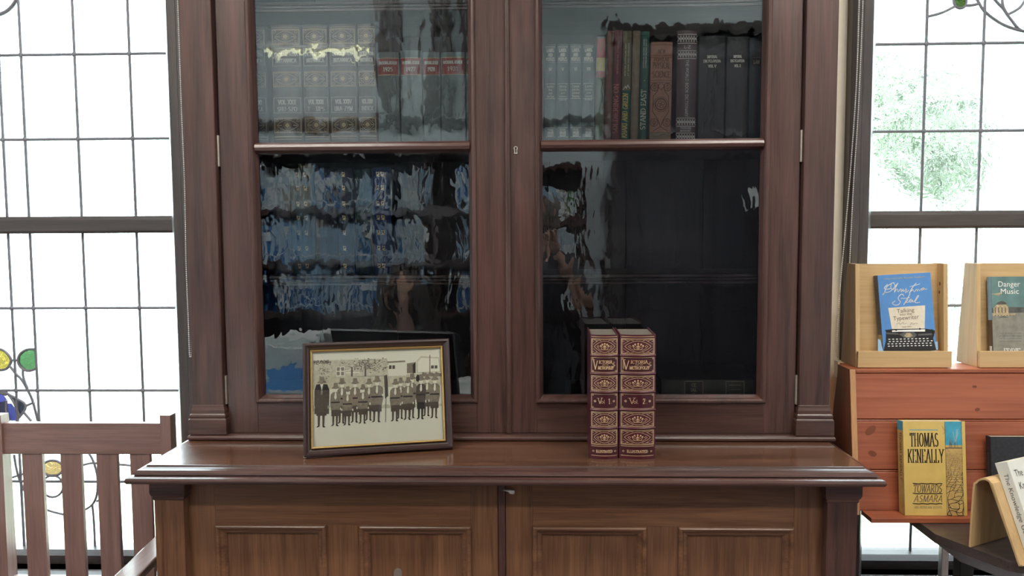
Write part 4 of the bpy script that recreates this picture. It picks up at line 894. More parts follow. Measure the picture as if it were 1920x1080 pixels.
chain('blind_chain', 'thin beaded blind chain hanging in a loop at the right window', [Vector((tr.x, YC, 2.60)), tr, cp(1606, 150), cp(1596, 300), cp(1585, 430), cp(1575, 540), cp(1569, 640), cp(1570, 668), cp(1580, 678), cp(1588, 640), cp(1592, 520), cp(1600, 350, YC + .012), cp(1612, 150, YC + .012), Vector((tr.x + .02, YC + .012, 2.60))])
m = MB(); q = cp(1578, 681); m.box(q.x - .014, q.x + .014, YC - .006, YC + .022, q.z - .010, q.z + .006, 'white'); m.box(q.x - .013, q.x - .007, YC - .004, YC + .022, q.z - .045, q.z - .010, 'white')
t = thing('chain_clip', 'small white clip at the bottom of the right blind chain', 'clip', (q.x, YC, q.z)); m.build('clip_body', t, bevel=.001)
for k in (1, 2):
    a, b = WINS[k]; t = thing('roller_blind', 'rolled-up pale blind at the top of the %s window' % ('left', 'right')[k - 1], 'blind', ((a + b) / 2, .30, 2.64))
    m = MB(); m.tube([(a - .1, .292, 2.64), (b + .1, .292, 2.64)], .024, 'white', 14); m.build('roll', t)
    for x in (a - .11, b + .1):
        m = MB(); m.box(x, x + .01, .26, .3165, 2.61, 2.67, 'steel'); m.build('bracket', t)
# ================================================================== dark table under the rack
TZ = .725
tb = thing('side_table', 'dark table with clipped corner and grey steel frame under the display rack', 'table', (1.45, -.02, 0))
m = MB(); m.prism([(.987, .24), (.987, -.128), (1.07, -.287), (1.09, -.297), (1.95, -.30), (1.95, .24)], TZ - .022, TZ, 'table_dark'); m.build('tabletop', tb, bevel=.004)
m = MB(); m.prism([(1.07, .20), (1.07, -.09), (1.14, -.225), (1.9, -.225), (1.9, -.205), (1.152, -.205), (1.09, -.085), (1.09, .20)], TZ - .085, TZ - .0225, 'grey_steel'); m.build('apron', tb, bevel=.002)
for x, y in ((1.100, -.02), (1.87, -.17), (1.87, .19)): board('leg', x, x + .035, y - .02, y + .015, 0, TZ - .0225, 'z' if 0 else 'paint', tb, .002, 'black_') if 0 else (lambda m: (m.box(x, x + .035, y - .02, y + .015, 0, TZ - .0225, 'black_paint'), m.build('leg', tb, bevel=.002)))(MB())
m = MB(); m.box(1.165, 1.185, .17, .19, 0, TZ - .0225, 'steel'); m.build('leg', tb, bevel=.002)
# ================================================================== pine display rack
PY0, PY1, PZ0 = .0, .05, TZ + .0005
xl0 = at(1611, 962, PY0).x; PZ1 = at(1605, 692, PY1).z; XR2 = 1.80
rk = thing('display_rack', 'reddish pine slanted display rack of horizontal boards standing on the dark table', 'rack', (1.3, .1, PZ0))
def face_y(z): return PY0 + (PY1 - PY0) * (z - PZ0) / (PZ1 - PZ0)
zs = [PZ0 + .009, at(1700, 883, .012).z, at(1700, 788, .03).z, PZ1 - .0085]
for i in range(3):
    za, zb = zs[i] + .0022, zs[i + 1] - .0022; m = MB()
    m.prism([(face_y(za), za), (face_y(za) - .003, za + .003), (face_y(zb) - .003, zb - .003), (face_y(zb), zb), (face_y(zb) + .014, zb), (face_y(za) + .014, za)], xl0 + .0, XR2, 'pine_red_x', axis='x')
    if i < 2: m.prism([(face_y(zb) - .0015, zb - .0005), (face_y(zb) - .003, zb + .0016), (face_y(zb) - .0015, zb + .0034), (face_y(zb) + .01, zb + .003), (face_y(zb) + .01, zb)], xl0, XR2, 'pine_red_x', axis='x')
    m.build('board', rk)
m = MB(); m.prism([(PY0 + .0145, PZ0 + .014), (PY1 + .0145, PZ1 - .012), (PY1 + .020, PZ1 - .012), (PY0 + .020, PZ0 + .014)], xl0, XR2, 'pine_red_x', axis='x'); m.build('backing', rk)
for px, py, ru, rv, an in ((1634, 808, .017, .0095, 40), (1635, 850, .0115, .0075, -20), (1838, 770, .007, .0045, 10), (1836, 728, .006, .0035, 0), (1745, 803, .004, .002, 0)):
    m = MB(); q = at(px, py, .02); c = Vector((q.x, q.z)); L = []
    for a_ in range(14):
        t_ = 2 * math.pi * a_ / 14; u, v = ru * math.cos(t_), rv * math.sin(t_); L.append((c.x + u * math.cos(R(an)) - v * math.sin(R(an)), c.y + u * math.sin(R(an)) + v * math.cos(R(an))))
    m.add([(x, face_y(z) - .0033, z) for x, z in L], [tuple(range(14))], 'knot'); m.build('knot', rk)
for x0 in (xl0 - .016, XR2):
    m = MB(); m.prism([(PY0 - .004, PZ0), (PY1 - .004, PZ1), (PY1 + .075, PZ1), (PY1 + .075, PZ1 - .02), (.20, PZ0)], x0, x0 + .016, 'pine_red_z', axis='x')
    m.build('side_panel', rk, bevel=.001)
m = MB(); m.prism([(PY0 - .0055, PZ0 + .002), (PY1 - .0055, PZ1), (PY1 - .0045, PZ1), (PY0 - .0045, PZ0 + .002)], xl0 - .0155, xl0 - .001, 'pine_edge', axis='x'); m.build('edge_strip', rk)
m = MB(); m.box(xl0 - .001, XR2, PY1 - .006, PY1 + .10, PZ1 - .010, PZ1, 'pine_red_x'); m.build('top_ledge', rk, bevel=.002)
m = MB(); m.box(xl0 + .006, XR2, -.058, .004, PZ0, PZ0 + .013, 'pine_red_x'); m.build('bottom_ledge', rk, bevel=.0015)
# ---- plywood holders on top
def holder(label, x0, x1, drop=.003):
    yf = .062; zb = PZ1 + .0005; zt = at(1680, 494, .12).z
    t = thing('book_holder', label, 'book holder', ((x0 + x1) / 2, .1, zb), group='plywood book holders on top of the pine rack')
    for a in (x0, x1 - .011):
        m = MB(); m.prism([(yf + .010, zb), (yf + .030, zt), (yf + .085, zt), (yf + .110, zb)], a, a + .011, 'ply_z', axis='x'); m.build('side_wing', t, bevel=.0008)
    zl = at(1700, 659, yf).z; m = MB(); m.prism([(yf + .040, zb + .004), (yf + .062, zt - .001), (yf + .070, zt - .001), (yf + .048, zb + .004)], x0 + .0105, x1 - .0105, 'ply_x', axis='x'); m.build('back_board', t)
    m = MB(); m.box(x0 + .0105, x1 - .0105, yf + .010, yf + .040, zb, zl - drop, 'ply_x'); m.build('bottom_board', t)
    m = MB(); m.box(x0 + .001, x1 + .004, yf, yf + .0095, zb + .001, zl, 'ply_x'); m.build('front_lip', t, bevel=.001)
    m = MB(); m.ball((x1 - .0112, yf + .045, zt - .055), .004, 'knot', 8, 4, (.08, 1, 1.4)); m.ball((x1 - .0112, yf + .046, zt - .078), .004, 'knot', 8, 4, (.08, 1, 1.2)); m.build('knot', t)
    return x0, x1, yf, zl - drop + .0005
h1 = holder('left plywood book holder on the pine rack, holding the blue book', at(1608, 675, .062).x, at(1782, 675, .062).x)
h2 = holder('right plywood book holder on the pine rack, cut by the picture edge', at(1836, 675, .062).x, at(1836, 675, .062).x + .262, .014)
# ---- face-out books: local x right, y back, z up, origin front bottom left corner of the cover
def faceout(name, label, loc, w, h, d, lean, rz, cover, design, spine=None, spine_design=None, group=None, page='paper', roll=0):
    t = thing(name, label, 'book', loc, 0, group, world=False); t.rotation_euler = Matrix.Rotation(rz, 3, 'Z').to_4x4().to_3x3().__matmul__(Matrix.Rotation(roll, 3, 'Y')).__matmul__(Matrix.Rotation(-lean, 3, 'X')).to_euler()
    m = MB(); b = .0012
    m.box(0, w, 0, b, 0, h, cover); m.box(0, w, d - b, d, 0, h, cover); m.box(-.0004, b, b * .5, d - b * .5, 0, h, spine or cover); m.build('cover', t, shift=(0, 0, 0), bevel=.0004)
    m = MB(); m.box(b + .0002, w - .002, b + .0001, d - b - .0001, .0012, h - .0012, page); m.build('pages', t, shift=(0, 0, 0))
    p = Print(lambda u, v, l: Vector((u * w, -l, v * h))); p.w = w; p.h = h; design(p); p.mb.v and p.mb.build('cover_print', t, shift=(0, 0, 0))
    if spine_design:
        p = Print(lambda u, v, l: Vector((-.0004 - l, d - u * d, v * h))); spine_design(p); p.mb.v and p.mb.build('spine_print', t, shift=(0, 0, 0))
    return t
cloth('jacket_blue', (.09, .25, .56), .35, .05); plain('ink', (.012, .011, .012), .5); plain('ink_grey', (.10, .10, .10), .5); plain('ink_brown', (.15, .10, .07), .6); plain('print_white', (.80, .80, .78), .5, vary=.02); plain('print_cream', (.68, .62, .50), .6, vary=.06, scale=90)
plain('pale_blue', (.30, .48, .66), .5); plain('book_spine_grey', (.10, .12, .16), .5, vary=.5, scale=260); plain('jacket_ochre', (.60, .43, .13), .42, vary=.07, scale=25); plain('sky_print', (.05, .32, .46), .45, vary=.15, scale=40); plain('sand_print', (.48, .33, .12), .5, vary=.15, scale=60)
plain('photo_teal', (.12, .22, .21), .4, vary=.25, scale=22); plain('photo_grey', (.24, .23, .19), .45, vary=.2, scale=60); plain('photo_dark', (.09, .09, .08), .45, vary=.4, scale=50); plain('stone_print', (.42, .34, .20), .5, vary=.3, scale=160)
plain('white_jacket', (.70, .71, .66), .4, vary=.03); plain('black_jacket', (.018, .019, .024), .5, vary=.4, scale=120); plain('dull_print', (.09, .085, .07), .6)
def christina(p):
    W_, H_ = p.w, p.h
    old = p.fn; p.fn = lambda u, v, l: old(u / W_, v / H_, l)                         # metres from here
    def Q(x, y): return (.004 + (x - 95) / (605 - 95) * (W_ - .006) if 0 else (x - 95 - 55 * (y - 130) / 730) / 512 * W_, (1 - (y - (130 - 38 * (x - 95) / 510)) / 732) * H_)
    def S(L, w=.0014, m='print_white', l=2): p.line([tuple(q) for q in smoothline([Q(*a) for a in L], 4)], w, m, l)
    p.text('Internationally Reader Authors', W_ * .5, H_ * .940, .0036, 'jacket_yellow', width=W_ * .78, l=2)
    w = .0019
    S([(250, 205), (262, 225), (245, 262), (222, 250), (228, 205), (255, 198)], w); S([(228, 205), (180, 240), (158, 300), (142, 312), (160, 295), (185, 292), (215, 282)], w); S([(225, 250), (185, 262), (158, 250), (190, 215)], w)
    S([(215, 282), (250, 250), (290, 200), (270, 240), (255, 288), (275, 262), (290, 262), (288, 282), (300, 280)], w); S([(300, 280), (312, 258), (322, 262), (318, 282), (330, 276), (340, 258), (342, 278), (356, 272)], w)
    S([(356, 272), (368, 252), (372, 270), (360, 288), (376, 284), (392, 268)], w); S([(465, 198), (430, 240), (398, 295)], w); S([(405, 232), (445, 222), (500, 205)], w * .8); S([(398, 295), (430, 262), (438, 268), (448, 280), (468, 255), (475, 272), (486, 258), (498, 270)], w)
    S([(498, 270), (520, 248), (540, 242), (535, 258), (515, 264), (522, 250), (545, 246), (552, 258), (568, 250)], w)
    S([(345, 322), (330, 305), (300, 325), (292, 352), (312, 380), (290, 408), (255, 410), (236, 392), (262, 372)], w); S([(405, 300), (385, 340), (345, 405)], w); S([(318, 345), (360, 345), (402, 336)], w * .8)
    S([(352, 395), (372, 375), (385, 360), (376, 352), (366, 375), (380, 385), (402, 372), (420, 358), (410, 352), (398, 372), (412, 382), (432, 360), (430, 378), (445, 374)], w); S([(445, 374), (460, 352), (478, 320), (488, 318), (470, 350), (452, 380), (470, 385), (498, 380)], w)
    def poly(L, m, l=2): p.poly([Q(*a) for a in L], m, l)
    poly([(96, 735), (120, 745), (150, 862), (120, 868), (96, 868)], 'pale_blue', 0); poly([(640, 755), (668, 750), (672, 828), (655, 830)], 'pale_blue', 0)
    poly([(195, 440), (550, 408), (545, 640), (232, 650)], 'print_cream', 2)
    p.text('Talking', *Q(362, 478), .0105, 'ink_brown', width=.047, l=4, rot=1.5); p.text('into the', *Q(365, 508), .0075, 'ink_brown', width=.032, l=4, rot=1.5); p.text('Typewriter', *Q(368, 548), .0115, 'ink_brown', width=.069, l=4, rot=1.5)
    S([(275, 592), (300, 580), (310, 595), (335, 575), (345, 592), (372, 580)], .0008, 'ink_grey', 4); S([(405, 600), (420, 575), (432, 592), (455, 580), (480, 585)], .0008, 'ink_grey', 4)
    p.serif('1928-1973', *Q(372, 622), .0028, 'ink_brown', width=.025, l=4, wt=.2, thin=.15, sf=False)
    poly([(175, 650), (232, 640), (545, 630), (630, 640), (635, 690), (625, 720), (655, 830), (640, 840), (400, 858), (160, 858), (150, 845), (172, 760)], 'ink', 3)
    poly([(232, 652), (548, 636), (548, 658), (300, 664), (232, 668)], 'print_white', 5); poly([(300, 690), (350, 665), (440, 662), (470, 690), (440, 720), (350, 722)], 'ink_grey', 5); poly([(345, 700), (370, 676), (405, 674), (430, 698), (400, 716), (370, 716)], 'stone_print', 6)
    poly([(175, 672), (290, 682), (300, 692), (178, 690)], 'ink_grey', 5); poly([(480, 684), (612, 672), (615, 690), (484, 698)], 'ink_grey', 5)
    for x, y in ((270, 648), (498, 634)): p.disc(*Q(x, y), .0026, 'ink', 7)
    p.line([Q(172, 655), Q(190, 662)], .004, 'ink', 7); p.line([Q(610, 640), Q(634, 672)], .004, 'ink', 7); p.disc(*Q(630, 655), .0035, 'ink', 7)
    for r_ in range(4):
        for k in range(12 - (r_ == 0)):
            x = 205 - 4 * r_ + 36.5 * k + 8 * (r_ % 2); y = 738 + 22 * r_ - k * 1.4
            p.disc(*Q(x, y), .0032, 'print_white', 6, n=8, ry=.0013)
    poly([(430, 856), (655, 836), (652, 855), (432, 862)], 'print_white', 4)
bw = .142; bh = .204
l0 = at(1655, 661, .078)
faceout('book', 'blue paperback with a typewriter on the cover, in the left plywood holder', (l0.x, .0735, h1[3]), bw, bh + .002, .024, R(6.5), R(1.0), 'jacket_blue', christina, 'book_spine_grey',
        lambda p: (p.serif('CHRISTINA STEAD', .62, .55, .3 * .03, 'dull_print', width=.0, sf=False) if 0 else p.rect(.1, .9, .02, .22, 'stone_print', 1), p.rect(.25, .7, .3, .9, 'photo_dark', 1)), group='books displayed face out', roll=R(-3))
def danger(p):
    W_, H_ = p.w, p.h; old = p.fn; p.fn = lambda u, v, l: old(u / W_, v / H_, l); k = W_
    p.rect(0, W_, 0, H_ * .48, 'photo_grey', 0); p.rect(0, W_, H_ * .48, H_ * .60, 'photo_dark', 0)
    p.poly([(0, H_ * .46), (.03, H_ * .50), (.09, H_ * .42), (W_, H_ * .36), (W_, H_ * .56), (.07, H_ * .55), (0, H_ * .55)], 'photo_grey', 1)
    p.poly([(0, H_ * .60), (.05, H_ * .615), (W_, H_ * .60), (W_, H_ * .54), (0, H_ * .54)], 'photo_dark', 2)
    p.poly([(0, H_ * .50), (.055, H_ * .505), (.065, H_ * .53), (0, H_ * .535)], 'stone_print', 3); p.poly([(.004, H_ * .53), (.004, H_ * .60), (.012, H_ * .64), (.026, H_ * .68), (.040, H_ * .64), (.044, H_ * .60), (.044, H_ * .53)], 'stone_print', 3)
    p.poly([(.010, H_ * .645), (.016, H_ * .675), (.026, H_ * .69), (.036, H_ * .675), (.041, H_ * .645)], 'photo_dark', 4)
    for i in range(4): p.rect(.007 + .009 * i, .010 + .009 * i, H_ * .54, H_ * .61, 'ink_brown', 4)
    for i in range(7): p.disc(.008 + .008 * i, H_ * .505, .0016, 'ink_brown', 4)
    p.poly([(.0, H_ * .78), (.03, H_ * .80), (.02, H_ * .76)], 'stone_print', 1)
    p.text('Danger', .0475, H_ * .872, .0145, 'print_white', width=.060); p.text('Music', .0485, H_ * .780, .0145, 'print_white', width=.050)
    for i, t_ in enumerate(('How teaching the cello', 'to children in Afghanistan', 'led to a self-discovery', 'almost too hard to bear')): p.text(t_, .047, H_ * (.275 - .034 * i), .0042, 'ink_grey', width=.060)
    p.serif('EDDIE AYRES', .078, H_ * .014, .016, 'print_white', width=.100, wt=.13, thin=.06)
l1 = at(1861, 660, .078)
faceout('book', 'paperback titled Danger Music in the right plywood holder', (l1.x, .0735, h2[3]), .135, .212, .017, R(6.5), R(1.5), 'photo_teal', danger, 'book_spine_grey',
        lambda p: (p.rect(.0, 1, .45, 1, 'pale_blue', 1), p.rect(0, 1, 0, .45, 'ink_brown', 1), p.rect(.2, .8, .03, .12, 'print_white', 2)), group='books displayed face out')
def keneally(p):
    W_, H_ = p.w, p.h; old = p.fn; p.fn = lambda u, v, l: old(u / W_, v / H_, l)
    X = lambda x, y: (x - (432 + 12 * (y - 140) / 550)) / 364 * W_; Y = lambda y: (1 - (y - 140) / 552) * H_
    def Q(x, y): return (X(x, y), Y(y))
    p.serif('THOMAS', *Q(557, 287), .0335, 'ink', width=.0735, wt=.085, thin=.03, sx=.6); p.serif('KENEALLY', *Q(566, 382), .0335, 'ink', width=.0925, wt=.08, thin=.03, sx=.6)
    p.line([Q(471, 191), Q(636, 191)], .0018, 'sky_print'); 
    x0, x1 = X(677, 140), X(774, 140)
    p.rect(x0, x1, Y(305), Y(142), 'sky_print', 1); p.rect(x0, x1, 0.001, Y(280), 'sand_print', 2); p.line([(x0, 0.0005), (x0, Y(141))], .0006, 'ink', 4); p.line([(x1, 0.0005), (x1, Y(141))], .0006, 'ink', 4)
    r_ = random.Random(3)
    for k in range(9):
        a = (x0 + x1) / 2 + r_.uniform(-.012, .014); p.line([(a, Y(292)), (a + r_.uniform(-.004, .004), Y(r_.uniform(235, 270)))], .0008, 'ink_brown', 4)
    for k in range(5): p.line([((x0 + x1) / 2 + .004, Y(265)), ((x0 + x1) / 2 + r_.uniform(-.014, .014), Y(r_.uniform(165, 215)))], .0005, 'print_cream', 4)
    p.rect(x0, x1, Y(300), Y(293), 'ink_brown', 3)
    # crazed mud: jittered cell borders, larger towards the bottom
    # crazed mud: walk outwards from random seeds, joints get coarser and darker downwards
    pts = []; y = 690.0
    while y > 325:
        s = 9 + 22 * ((y - 325) / 365) ** 1.2; n = max(3, int(97 / (s * 1.1)))
        pts.append([((i + r_.uniform(-.3, .3) + (.5 if len(pts) % 2 else 0)) / n, y + r_.uniform(-.35, .35) * s) for i in range(n + 1)]); y -= s * .8
    cl = lambda q: (min(x1, max(x0, x0 + (x1 - x0) * q[0])), max(.001, Y(q[1])))
    for j, row in enumerate(pts):
        f = (row[0][1] - 325) / 365; wv = .0003 + .0012 * max(0, f) ** 1.3; m_ = 'ink' if f > .35 else 'ink_brown'
        for i in range(len(row) - 1):
            if r_.random() < .85: 
                mid = ((row[i][0] + row[i + 1][0]) / 2 + r_.uniform(-.04, .04), (row[i][1] + row[i + 1][1]) / 2 + r_.uniform(-8, 8) * f); p.line([cl(row[i]), cl(mid), cl(row[i + 1])], wv, m_, 4)
        if j + 1 < len(pts):
            for q in row:
                w2 = min(pts[j + 1], key=lambda t_: abs(t_[0] - q[0] - .02)); p.line([cl(q), cl(w2)], wv, m_, 4)
    for v in (505, 563, 622): p.line([tuple(q) for q in [Q(490 + k * 17, v + (k % 3 - 1) * 1.6) for k in range(11)]], .0019, 'ink', 4); 
    p.serif('TOWARDS', *Q(575, 556), .0190, 'ink_brown', width=.0730, wt=.10, thin=.07, sf=False, slant=.15); p.serif('ASMARA', *Q(577, 612), .0170, 'ink_brown', width=.0730, wt=.10, thin=.07, sf=False, slant=.25)
    p.serif('AN AFRICAN NOVEL', *Q(580, 649), .0052, 'dull_tan', width=.0720, wt=.13, thin=.1)
    for a_ in ([(660, 170), (680, 200), (665, 215)], [(780, 170), (765, 195), (775, 215)], [(665, 310), (690, 300), (705, 318)]): p.line([Q(*q) for q in a_], .0006, 'ink_brown', 4)
k0_ = at(1697, 957, -.040)
faceout('book', 'yellow hardback by Thomas Keneally standing on the lower ledge of the pine rack', (k0_.x, -.041, PZ0 + .0138), at(1814, 957, -.04).x - k0_.x, .2415, .030, R(6.5), R(0), 'jacket_ochre', keneally, 'sand_print',
        lambda p: (p.rect(0, 1, .90, 1, 'sky_print', 1), p.rect(0, 1, 0, .9, 'sand_print', 1), p.serif('YLLAENEK SAMOHT'[::-1], .35, .60, .5 * .09, 'ink', width=.5, wt=.2, thin=.1, up=True) if 0 else [setattr(p, 'fn', (lambda f0: (lambda u, v, l: f0(u / .030, v / .2415, l)))(p.fn)), p.text('THOMAS KENEALLY', .010, .150, .012, 'ink', width=.125, rot=-90, l=3)]), group='books displayed face out')
q = at(1863, 957, -.035)
faceout('book', 'black hardback on the lower ledge of the pine rack, partly hidden by the plywood stand', (q.x, -.032, PZ0 + .0138), .15, .20, .022, R(6.5), R(0), 'black_jacket', lambda p: None, 'black_jacket',
        lambda p: [p.line([(.3, .05 + .025 * k), (.7, .055 + .025 * k)], .009, 'dull_print', 2) for k in range(30)], group='books displayed face out')
# ---- bent plywood stand with the white book
ph = R(28); u_ = Vector((math.cos(ph), math.sin(ph), 0)); f_ = Vector((math.sin(ph), -math.cos(ph), 0)); up = Vector((0, 0, 1))
S0 = Vector((1.041, -.235, 0))
st = thing('bent_book_stand', 'bent pale plywood stand on the dark table holding the white book', 'book stand', (S0.x, S0.y, TZ + .0005))
prof = [(-.034, TZ + .001), (-.030, .865), (-.024, .885), (-.012, .897), (.002, .900), (.014, .893), (.022, .878), (.078, TZ + .014), (.084, TZ + .004)]
prof = [tuple(q) for q in smoothline(prof, 3)]
inner = []
for i, (a, b) in enumerate(prof):
    t_ = Vector(prof[min(i + 1, len(prof) - 1)]) - Vector(prof[max(i - 1, 0)]); t_.normalize(); inner.append((a - t_.y * -.0045 * -1 if 0 else a + t_.y * .0045, b - t_.x * .0045))
m = MB(); out = prof + inner[::-1]
m.rings([[S0 + f_ * a + up * b + u_ * s for a, b in out] for s in (0, .20)], 'ply_z', smooth=False)
m.build('bent_sheet', st)
m = MB(); e = S0 + f_ * .078; m.rings([[e + f_ * a + up * b + u_ * s for a, b in [(0, TZ + .0005), (.045, TZ + .0005), (.045, TZ + .03), (.037, TZ + .03), (.037, TZ + .010), (0, TZ + .010)]] for s in (.045, .2)], 'ply_x', smooth=False); m.build('lip', st)
slope = Vector((.078 - .022, TZ + .014 - .878)).normalized()      # down the front leaf
def knowledge(p):
    W_, H_ = p.w, p.h; old = p.fn; p.fn = lambda u, v, l: old(u / W_, v / H_, l)
    p.text('The', .026, H_ - .036, .0155, 'ink', width=.029); p.text('Knowledge', .055, H_ - .064, .0155, 'ink', width=.085); p.text('Gene', .04, H_ - .092, .0155, 'ink', width=.035)
lean = math.pi / 2 - math.atan2(-slope.y, slope.x)
t = faceout('book', 'thick white book titled The Knowledge Gene leaning on the bent plywood stand', (0, 0, 0), .15, .236, .030, 0, 0, 'white_jacket', knowledge, 'white_jacket',
        lambda p: (p.text('The Knowledge Gene', .42, .55, .40 * .8, 'ink_grey', width=.62) if 0 else None), group='books displayed face out')
nrm = Vector((-slope.y, slope.x))
bx = u_; bz = -(f_ * slope.x + up * slope.y); by_ = -(f_ * nrm.x + up * nrm.y)
if by_.z > 0: pass
M3 = Matrix((bx, by_, bz)).transposed()
org = S0 + f_ * (.022) + up * .878 + u_ * .030 + (f_ * nrm.x + up * nrm.y) * .0305 + (f_ * slope.x + up * slope.y) * (.178)
t.matrix_world = Matrix.Translation(org) @ M3.to_4x4()
# spine lettering runs down the spine: u across the thickness, v up
p = Print(lambda u, v, l: Vector((-.0004 - l, .030 - u, v)))
p.text('The Knowledge Gene', .012, .135, .0105, 'ink_grey', width=.150, rot=-90); p.mb.build('spine_print', t, shift=(0, 0, 0))
# ================================================================== what the glass mirrors: the room behind the camera
def bookcase(name, label, x0, x1, yb, yf, zt, shelves, divs):
    t = thing(name, label, 'bookcase', ((x0 + x1) / 2, (yb + yf) / 2, 0)); m = MB(); w = 'mahogany_z'
    for x in [x0, x1 - .022] + divs: m.box(x, x + .022, yb, yf, 0, zt, w)
    m.box(x0 - .01, x1 + .01, yb, yf + .012, zt, zt + .03, 'mahogany_x'); m.box(x0, x1, yb, yb + .01, 0, zt, 'dark_inside_z'); m.box(x0, x1, yb, yf, 0, .09, 'mahogany_x'); m.build('carcass', t, bevel=.001)
    for z in shelves:
        m = MB(); m.box(x0 + .0225, x1 - .0225, yb + .011, yf - .002, z - .035, z - .0005, 'mahogany_x') if not divs else [m.box(a + .0225, b - .0005, yb + .011, yf - .002, z - .035, z - .0005, 'mahogany_x') for a, b in zip([x0] + divs, divs + [x1 - .022])]; m.build('shelf', t)
    return t
bookcase('open_bookcase', 'wide dark open bookcase behind the camera, mirrored in the left glass', -1.84, -.36, YB + .003, -2.90, 1.985, [.30, .64, .972, 1.300, 1.632], [-.645])
bookcase('open_bookcase', 'narrow dark open bookcase behind the camera, mirrored in the right glass', .0, .345, YB + .003, -2.90, 1.870, [.30, .64, .972, 1.285, 1.555], [])
for nm, c in (('rb_white', (.80, .82, .84)), ('rb_grey', (.45, .52, .58)), ('rb_blue', (.05, .16, .38)), ('rb_light_blue', (.38, .52, .66)), ('rb_dark', (.05, .06, .09)), ('rb_tan', (.40, .34, .26)), ('rb_green', (.10, .24, .10))): cloth(nm, c, .5, .35)
RB = {}
for nm, lb in (('rb_white', 'white'), ('rb_grey', 'grey'), ('rb_blue', 'blue'), ('rb_light_blue', 'light blue'), ('rb_dark', 'dark'), ('rb_tan', 'tan'), ('rb_green', 'green')):
    m = MB(); m.prism([(-.5, 0), (-.5, 1), (-.3, 1.05), (0, 1.07), (.3, 1.05), (.5, 1), (.5, 0)], 0, 1, nm); m.box(-.42, .42, 1.0, 1.075, .14, .20, 'rb_white' if nm != 'rb_white' else 'rb_grey'); m.box(-.42, .42, 1.0, 1.075, .60, .88, 'rb_grey' if nm == 'rb_white' else 'rb_white') if nm in ('rb_white', 'rb_blue', 'rb_tan') else None
    me = m.build('book'); RB[nm] = (me.data, lb); bpy.data.objects.remove(me)
rr = random.Random(21)
def fill(x0, x1, z, zmax, where, wt):
    x = x0
    while True:
        w = rr.uniform(.018, .048)
        if x + w > x1: break
        if rr.random() < .05: x += rr.uniform(.01, .04); continue
        nm = rr.choices(list(RB), wt)[0]; me, lb = RB[nm]; h = min(rr.uniform(.20, .285), zmax - z - .02)
        o = bpy.data.objects.new('book', me); COL.objects.link(o); o.location = (x + w / 2, -3.14 + rr.uniform(0, .015), z); o.scale = (w - .001, .20, h)
        tag(o, lb + ' book standing on the ' + where, 'book', lb + ' books on the ' + where); x += w
for z, zm, wt in ((1.632, 1.985, (6, 3, 1.5, 2, 1.5, 1, .3)), (1.300, 1.597, (3, 4, 3, 5, 1, 1, .5)), (.972, 1.265, (4, 4, 3, 3, 2, .5, 0))):
    fill(-1.815, -.648, z, zm, 'wide bookcase behind the camera', wt); fill(-.52, -.385, z, zm, 'end bay of the wide bookcase behind the camera', wt)
for z, zm in ((1.555, 1.87), (1.285, 1.52), (.972, 1.25)): fill(.025, .315, z, min(zm, z + .22), 'narrow bookcase behind the camera', (6, 2, 1, 1.5, 1, 2, 1.5))
# work table with white cloth and boxes, monitor
t = thing('work_table', 'white-covered work table behind the camera, mirrored at the lower left', 'table', (-1.0, -1.65, 0))
m = MB(); m.box(-1.75, -.25, -1.88, -1.30, .70, .74, 'white'); m.build('tabletop', t, bevel=.004)
for x in (-1.7, -.34):
    for y in (-1.86, -1.40): m = MB(); m.box(x, x + .04, y, y + .04, 0, .6995, 'steel'); m.build('leg', t)
t = thing('paper_box', 'white box of papers on the work table behind the camera', 'box', (-1.0, -1.55, .741))
m = MB(); m.box(-1.37, -.94, -1.72, -1.42, .741, .96, 'paper_white' if 'paper_white' in MT else 'white'); m.build('box_body', t, bevel=.006)
plain('paper_blue', (.10, .28, .62), .5); m = MB(); m.box(-1.22, -1.0, -1.4198, -1.416, .76, .86, 'paper_blue'); m.build('blue_label', t)
for i in range(3):
    m = MB(); m.box(-1.30 + .04 * i, -1.02 + .03 * i, -1.70, -1.46, .961 + .012 * i, .9725 + .012 * i, 'white'); m.build('paper_stack', t)
ml, mr = at(640, 625, 1.62), at(862, 640, 1.62)
t = thing('monitor', 'black monitor seen from behind on the work table, mirrored in the left glass', 'monitor', ((ml.x + mr.x) / 2, -1.62, .741))
m = MB(); m.box(ml.x, mr.x, -1.64, -1.61, .79, ml.z, 'black_paint'); m.build('screen_housing', t, bevel=.004)
m = MB(); m.box((ml.x + mr.x) / 2 - .03, (ml.x + mr.x) / 2 + .03, -1.66, -1.64, .75, 1.0 if ml.z > 1.02 else ml.z - .02, 'black_paint'); m.box((ml.x + mr.x) / 2 - .11, (ml.x + mr.x) / 2 + .11, -1.72, -1.58, .741, .751, 'black_paint'); m.build('stand', t)
